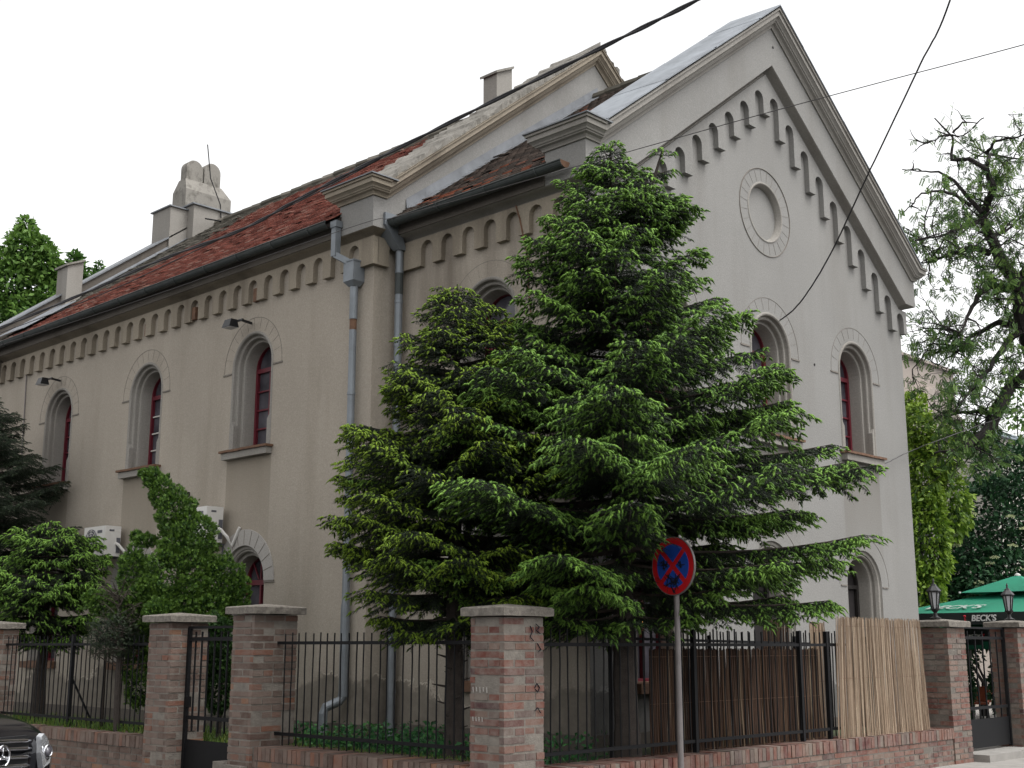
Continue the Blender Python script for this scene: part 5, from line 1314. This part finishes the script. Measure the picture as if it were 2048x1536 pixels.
m = MB(); a = atD(330, 1430, 17.7); m.tube([(a.x, a.y, .4), tuple(atD(340, 1300, 17.7)), tuple(atD(360, 1150, 17.7)), tuple(atD(372, 1060, 17.7)), tuple(atD(340, 1000, 17.7)), tuple(atD(298, 950, 17.7))], [.09, .08, .06, .04, .02, .006], 8); m.build('trunk', M_bark, t)
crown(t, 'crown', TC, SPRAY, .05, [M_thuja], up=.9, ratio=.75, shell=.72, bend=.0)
t = thing('thuja_shrub', 'narrow dark thuja shrub seen through the left iron gate', 'shrub', (atD(440, 1430, 17).x, atD(440, 1430, 17).y, .44), None)
m = MB(); a = atD(440, 1400, 17); m.tube([(a.x, a.y, .4), (a.x, a.y, 1.9)], [.04, .01], 6); m.build('trunk', M_bark, t)
crown(t, 'crown', [cl(432, 1290, 17, 34, 60, 1300), cl(440, 1370, 17, 30, 60, 1200), cl(425, 1330, 17, 26, 40, 500)], SPRAY, .05, [M_thuja], t0=0, t1=.45, up=.9, ratio=.75, shell=.7)
t = thing('small_conifer', 'low light green conifer bush, just left of the thuja', 'shrub', (atD(205, 1230, 17.8).x, atD(205, 1230, 17.8).y, .44), None)
m = MB(); a = atD(212, 1300, 17.8); m.tube([(a.x, a.y, .4), (a.x, a.y, 2.1)], [.03, .01], 6); m.build('trunk', M_bark, t)
crown(t, 'crown', [cl(212, 1208, 17.8, 38, 24, 800), cl(188, 1195, 17.8, 20, 14, 300), cl(236, 1222, 17.8, 24, 22, 350)], SPRAY, .05, [M_thuja], t0=.1, t1=1, up=.5, ratio=.7, shell=.6)
# bare young tree
t0_ = atD(236, 1430, 17.2); t = thing('bare_young_tree', 'thin half-bare young tree with dry grey twigs behind the left fence', 'tree', (t0_.x, t0_.y, .44), None)
m = MB(); top = atD(238, 1190, 17.3); m.tube([(t0_.x, t0_.y, .4), tuple(atD(236, 1350, 17.2)), tuple(atD(243, 1270, 17.2)), tuple(top)], [.05, .042, .03, .008], 8); m.build('trunk', M_bark, t)
m = MB()
for i in range(46):
    u = random.random(); p = Vector(atD(238, 1345 - 150 * u, 17.2)); a = i * 2.4; l = .55 * (1 - .5 * u) * random.uniform(.5, 1.1); e = Vector((math.cos(a) * l, math.sin(a) * l, random.uniform(.0, .35)))
    m.tube([p, p + e * .6, p + e], [.010, .006, .002], 4)
    for j in range(12):
        f = random.uniform(.3, 1); q = p + e * f; d = Vector((random.uniform(-1, 1), random.uniform(-1, 1), random.uniform(-.6, .5))) * .14; m.tube([q, q + d], [.004, .001], 3)
m.build('dry_twigs', M_twig, t)
crown(t, 'crown', [cl(232, 1270, 17.2, 60, 45, 700)], NEED, .06, [M_needle], ratio=.3, shell=.2)

# the big locust on the right
def zz(x, y): return (x * .4296 + 1740, y * .4296 + 180)
t0_ = atD(2140, 1400, 23.5); t = thing('locust_tree', 'tall twisted locust tree with dark crooked limbs and sparse leaves, right of the gable', 'tree', (t0_.x, t0_.y, .06), None)
limbs = [([(1000, 2800), (960, 2200), (860, 1600), (760, 1250), (700, 1020), (690, 900), (610, 800), (565, 690), (520, 590), (545, 530), (575, 460), (545, 370), (460, 320), (380, 325), (385, 220), (300, 130)], .30, 0, 23.5),
    ([(650, 925), (560, 910), (500, 960), (450, 1060), (420, 1130)], .09, -.6, 23.5), ([(720, 1110), (600, 1080), (480, 1140), (400, 1220), (320, 1280)], .075, .8, 23.5),
    ([(560, 760), (470, 730), (380, 760), (300, 800), (250, 805)], .07, .5, 23.5), ([(520, 610), (430, 640), (330, 680), (210, 700)], .055, -.8, 23.5),
    ([(520, 570), (440, 480), (390, 420), (320, 380), (240, 378), (150, 370)], .05, .4, 23.5), ([(470, 540), (400, 490), (330, 470), (240, 480), (190, 540), (150, 580)], .04, -.5, 23.5),
    ([(385, 210), (330, 215), (300, 235), (260, 250)], .025, .3, 23.5), ([(385, 200), (430, 150), (500, 155), (530, 130)], .025, -.3, 23.5), ([(545, 350), (560, 300), (640, 315), (760, 330)], .05, .6, 23.5), ([(545, 300), (580, 240), (700, 215), (780, 180)], .04, -.4, 23.5),
    ([(560, 690), (640, 650), (740, 560)], .05, .6, 23.5), ([(690, 900), (760, 800), (820, 600)], .12, -.6, 23.5), ([(720, 1100), (620, 1200), (560, 1300), (480, 1380), (390, 1500)], .07, -.9, 23.5),
    ([(760, 1280), (650, 1380), (560, 1500), (440, 1500), (300, 1530)], .09, .4, 23.5), ([(650, 1390), (570, 1560), (470, 1640), (420, 1680), (300, 1690)], .11, -.7, 23.5), ([(560, 1500), (520, 1620), (480, 1700), (440, 1740)], .05, .6, 23.5), ([(420, 1130), (330, 1110), (290, 1180), (240, 1250)], .03, .4, 23.5)]
wood = MB(); LO = []; LD = []; LS = []; rr_ = random.Random(77)
def grow(p, d, l, r, depth):
    n = 4; pts = [p]; q = p.copy(); dd = d.copy()
    for i in range(n):
        dd = (dd + Vector((rr_.uniform(-.45, .45), rr_.uniform(-.45, .45), rr_.uniform(-.4, .38)))).normalized(); q = q + dd * l / n; pts.append(q.copy())
    wood.tube(pts, [max(.004, r * (1 - .75 * i / n)) for i in range(n + 1)], 4 if r < .03 else 6, cap=False)
    if depth > 0:
        for i in range(1, n + 1):
            if rr_.random() < .85:
                d2 = (dd * .5 + Vector((rr_.uniform(-1, 1), rr_.uniform(-1, 1), rr_.uniform(-.7, .7)))).normalized(); grow(pts[i], d2, l * .6, r * .5, depth - 1)
    if depth <= 1:
        for i in range(1, n + 1):
            for _ in range(3 if depth == 0 else 2):
                LO.append(tuple(pts[i] + Vector((rr_.uniform(-.06, .06), rr_.uniform(-.06, .06), rr_.uniform(-.06, .03))))); LD.append((rr_.uniform(-1, 1), rr_.uniform(-1, 1), rr_.uniform(-1.1, .25))); LS.append(rr_.uniform(.10, .20))
for li, (pl, r, dz, D0) in enumerate(limbs):
    pts = []; n = len(pl)
    for i, (x, y) in enumerate(pl):
        u, v = zz(x, y); k_ = i / (n - 1); pts.append(atD(u, v, D0 + (dz * k_ * 1.6 if li else .25 * math.sin(i))))
    fine = []
    for i in range(n - 1):
        for j in range(4): fine.append(pts[i].lerp(pts[i + 1], j / 4) + (Vector((rr_.uniform(-.03, .03),) * 3) if j else Vector((0, 0, 0))))
    fine.append(pts[-1]); N = len(fine)
    wood.tube(fine, [max(.012, r * (1 - (.96 if li == 0 else .88) * (i / (N - 1)) ** (.5 if li == 0 else 1))) for i in range(N)], 8 if r > .06 else 5)
    for i in range(N):
        k_ = i / (N - 1); u_ = fine[i]
        if (li == 0 and i < 20): continue
        bare = li in (5, 6, 7, 8) or (li == 0 and i > 40)
        if li in (9, 10) and rr_.random() < .35: continue
        if rr_.random() < (.28 if bare else .75):
            d = Vector((rr_.uniform(-1, 1), rr_.uniform(-1, 1), rr_.uniform(-.5, .8))).normalized(); grow(u_, d, rr_.uniform(.5, 1.1) * (.45 if bare else 1), .018, 2 if not bare else 0)
wood.build('trunk_and_limbs', M_barkd, t)
LO = np.array(LO); LD = np.array(LD); LS = np.array(LS); keep = rng.random(len(LO)) < min(1, 5200 / len(LO)); print('locust leaves', len(LO), keep.sum())
foliage('leaves', t, [(COMP, LO[keep], LD[keep], LS[keep] * .8, LS[keep] * .30, .35, 0, 0.0, 1.0)], [M_leaflo])

# shrubs and trees around the courtyard
def shrub(name, label, cat, base, clumps, tp, size, mats, trunk=True, **kw):
    b = atD(*base); t = thing(name, label, cat, (b.x, b.y, .06), kw.pop('group', None))
    m = MB(); c = Vector(clumps[0][0]); 
    for i in range(5): a = i * 1.3; m.tube([(b.x, b.y, 0), (b.x + .1 * math.cos(a), b.y + .1 * math.sin(a), c.z * .5), tuple(c + Vector((math.cos(a), math.sin(a), .3)) * clumps[0][1][0] * .5)], [.05, .035, .012], 6)
    m.build('stems', M_barkd, t)
    crown(t, 'crown', clumps, tp, size, mats, **kw); return t
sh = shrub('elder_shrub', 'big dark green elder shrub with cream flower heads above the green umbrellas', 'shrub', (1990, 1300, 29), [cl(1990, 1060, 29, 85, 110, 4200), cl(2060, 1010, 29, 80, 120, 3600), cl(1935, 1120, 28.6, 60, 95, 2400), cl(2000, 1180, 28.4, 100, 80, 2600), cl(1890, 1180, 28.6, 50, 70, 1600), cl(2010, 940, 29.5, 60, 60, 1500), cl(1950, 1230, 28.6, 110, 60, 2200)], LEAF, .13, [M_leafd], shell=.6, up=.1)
m = MB(); rf = random.Random(9)
FO = []; FD = []
for (x, y) in [(1220, 800), (1480, 815), (1090, 950), (1105, 1020), (945, 1065), (1370, 1105), (1335, 1145), (1550, 1185), (980, 1010), (1580, 900), (1260, 1280), (960, 1150), (1040, 880), (1500, 1020)]:
    c = atD(1600 + x * .2839, 800 + y * .2839, 27.75)
    for i in range(60):
        a = rf.uniform(0, 2 * PI); r = .10 * math.sqrt(rf.random()); FO.append((c.x + r * math.cos(a), c.y + r * math.sin(a), c.z + rf.uniform(-.02, .02) - r * .4)); FD.append((math.cos(a) * .4, math.sin(a) * .4, 1))
FO = np.array(FO); FD = np.array(FD); foliage('flower_heads', sh, [(LEAF, FO, FD, np.full(len(FO), .035), np.full(len(FO), .03), 0, 0, 0., 1.)], [M_flower])
shrub('climbing_shrub', 'bright yellow-green leafy shrub climbing right beside the gable corner', 'shrub', (1870, 1300, 27.4), [cl(1858, 1080, 27.4, 42, 120, 2800), cl(1850, 950, 27.6, 36, 90, 1900), cl(1880, 900, 27.6, 42, 60, 1400), cl(1838, 850, 27.6, 26, 50, 800), cl(1900, 1010, 27.8, 42, 70, 1500), cl(1850, 1190, 27.2, 36, 70, 1300)], LEAF, .13, [M_leafl], shell=.45, up=-.1, droop=.3)
shrub('golden_shrub', 'small golden-green treetop showing past the gable edge below the eaves', 'tree', (1835, 1300, 31), [cl(1828, 800, 31, 24, 18, 420), cl(1818, 830, 31, 30, 24, 500)], LEAF, .12, [M_leafl], t0=.5, t1=1, shell=.4)
shrub('hedge_shrub', 'dark green shrubs at the back of the courtyard under the umbrellas', 'shrub', (1960, 1330, 30), [cl(1900, 1290, 29, 60, 60, 1600), cl(1932, 1370, 26, 14, 60, 700), cl(1999, 1375, 26, 18, 50, 1100), cl(2060, 1260, 30, 80, 80, 1800)], LEAF, .11, [M_leafd], shell=.5)
shrub('linden_tree', 'leafy mid-green tree behind the far buildings at the right edge', 'tree', (2060, 1300, 40), [cl(2060, 800, 40, 60, 70, 900)], LEAF, .2, [M_leaflo], shell=.4)
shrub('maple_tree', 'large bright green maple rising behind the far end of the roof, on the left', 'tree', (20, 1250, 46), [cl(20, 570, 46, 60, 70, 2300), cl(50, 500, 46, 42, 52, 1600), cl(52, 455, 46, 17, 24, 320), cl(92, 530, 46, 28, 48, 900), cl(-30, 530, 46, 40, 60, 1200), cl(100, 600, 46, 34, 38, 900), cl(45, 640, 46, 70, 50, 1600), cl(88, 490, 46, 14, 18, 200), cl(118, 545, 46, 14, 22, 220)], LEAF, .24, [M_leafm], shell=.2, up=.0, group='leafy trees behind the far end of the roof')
shrub('maple_tree', 'small pointed green treetop between the far chimney and the maple', 'tree', (150, 1250, 47), [cl(150, 560, 47, 26, 44, 700), cl(150, 520, 47, 12, 18, 170), cl(130, 590, 47, 26, 36, 500)], LEAF, .27, [M_leafm], shell=.35, up=.0, t0=0, t1=.6, group='leafy trees behind the far end of the roof')
shrub('maple_tree', 'tiniest green treetop just right of the far chimney', 'tree', (196, 1250, 47), [cl(195, 562, 47, 15, 24, 240), cl(199, 536, 47, 6, 14, 70)], LEAF, .24, [M_leafm], shell=.35, t0=0, t1=.6, group='leafy trees behind the far end of the roof')

# ground plants
def stuff(o, label, cat): o['kind'] = 'stuff'; o['label'] = label; o['category'] = cat; return o
n = 5200; x = rng.uniform(9.15, 11.1, n); y = rng.uniform(8.9, 13.4, n); dens = np.sin(x * 2.1 + 1) + np.sin(y * 1.7) + rng.normal(0, .6, n) + (y < 12.2) * .7; k_ = dens > .2; x, y = x[k_], y[k_]; n = len(x)
z = .46 + rng.random(n) ** 2 * .28; O = np.stack([x, y, z], 1)
stuff(foliage('garden_weeds', None, [(LEAF, O, rng.normal(size=(n, 3)) + [0, 0, .5], rng.uniform(.05, .10, n), rng.uniform(.03, .05, n), .3, 0, 0., 1.)], [M_weed]), 'low green weeds growing behind the fence near the downpipes', 'weeds')
n = 9000; y = rng.uniform(14.5, 26, n); x = 8.72 + rng.random(n) ** 1.6 * 1.9; O = np.stack([x, y, np.where(x < 9.05, .54, .44)], 1)
n2 = 1500; O2 = np.stack([rng.uniform(8.9, 11.0, n2), rng.uniform(12.7, 14.5, n2), np.full(n2, .43)], 1); O = np.concatenate([O, O2]); n = len(O)
n3 = 700; O3 = np.stack([rng.uniform(8.85, 9.05, n3), rng.uniform(8.7, 12.2, n3), np.full(n3, .535)], 1); O = np.concatenate([O, O3]); n = len(O)
BL = (np.array([(0, .5, 0), (0, -.5, 0), (.55, .3, .0), (.55, -.3, 0), (1, 0, 0)], float), np.array([(0, 1, 3), (0, 3, 2), (2, 3, 4)]))
D_ = rng.normal(size=(n, 3)) * .35; D_[:, 2] = 1; Ls = rng.uniform(.05, .22, n); Ls[-n3:] *= .4
stuff(foliage('garden_grass', None, [(BL, O, D_, Ls, np.full(n, .011), .25, 0, 0., 1.)], [M_grass]), 'long uneven grass along the top of the left garden wall', 'grass')
n = 900; O = np.stack([rng.uniform(9.2, 17.3, n), rng.uniform(8.55, 8.7, n), np.full(n, .47)], 1); D_ = rng.normal(size=(n, 3)) * .5; D_[:, 2] = 1
stuff(foliage('wall_moss', None, [(BL, O, D_, rng.uniform(.02, .07, n), np.full(n, .010), .25, 0, 0., .5)], [M_grass]), 'sparse moss and small weeds on top of the right garden wall', 'weeds')
# lit lamp behind the window by the sign
t = thing('wall_lamp', 'small glowing orange lamp at the ground floor gable window behind the sign', 'lamp', (12.98, YF + .25, 2.0))
m = MB(); m.lathe((12.98, YF + .25, 2.0), [(.02, -.05), (.05, -.02), (.05, .05), (.02, .09)], 10); m.build('bulb', M_bulb, t)
m = MB(); m.bar((12.98, YF + .25, 2.09), (12.98, YF + .25, 2.2), .012); m.build('bracket', M_iron, t)
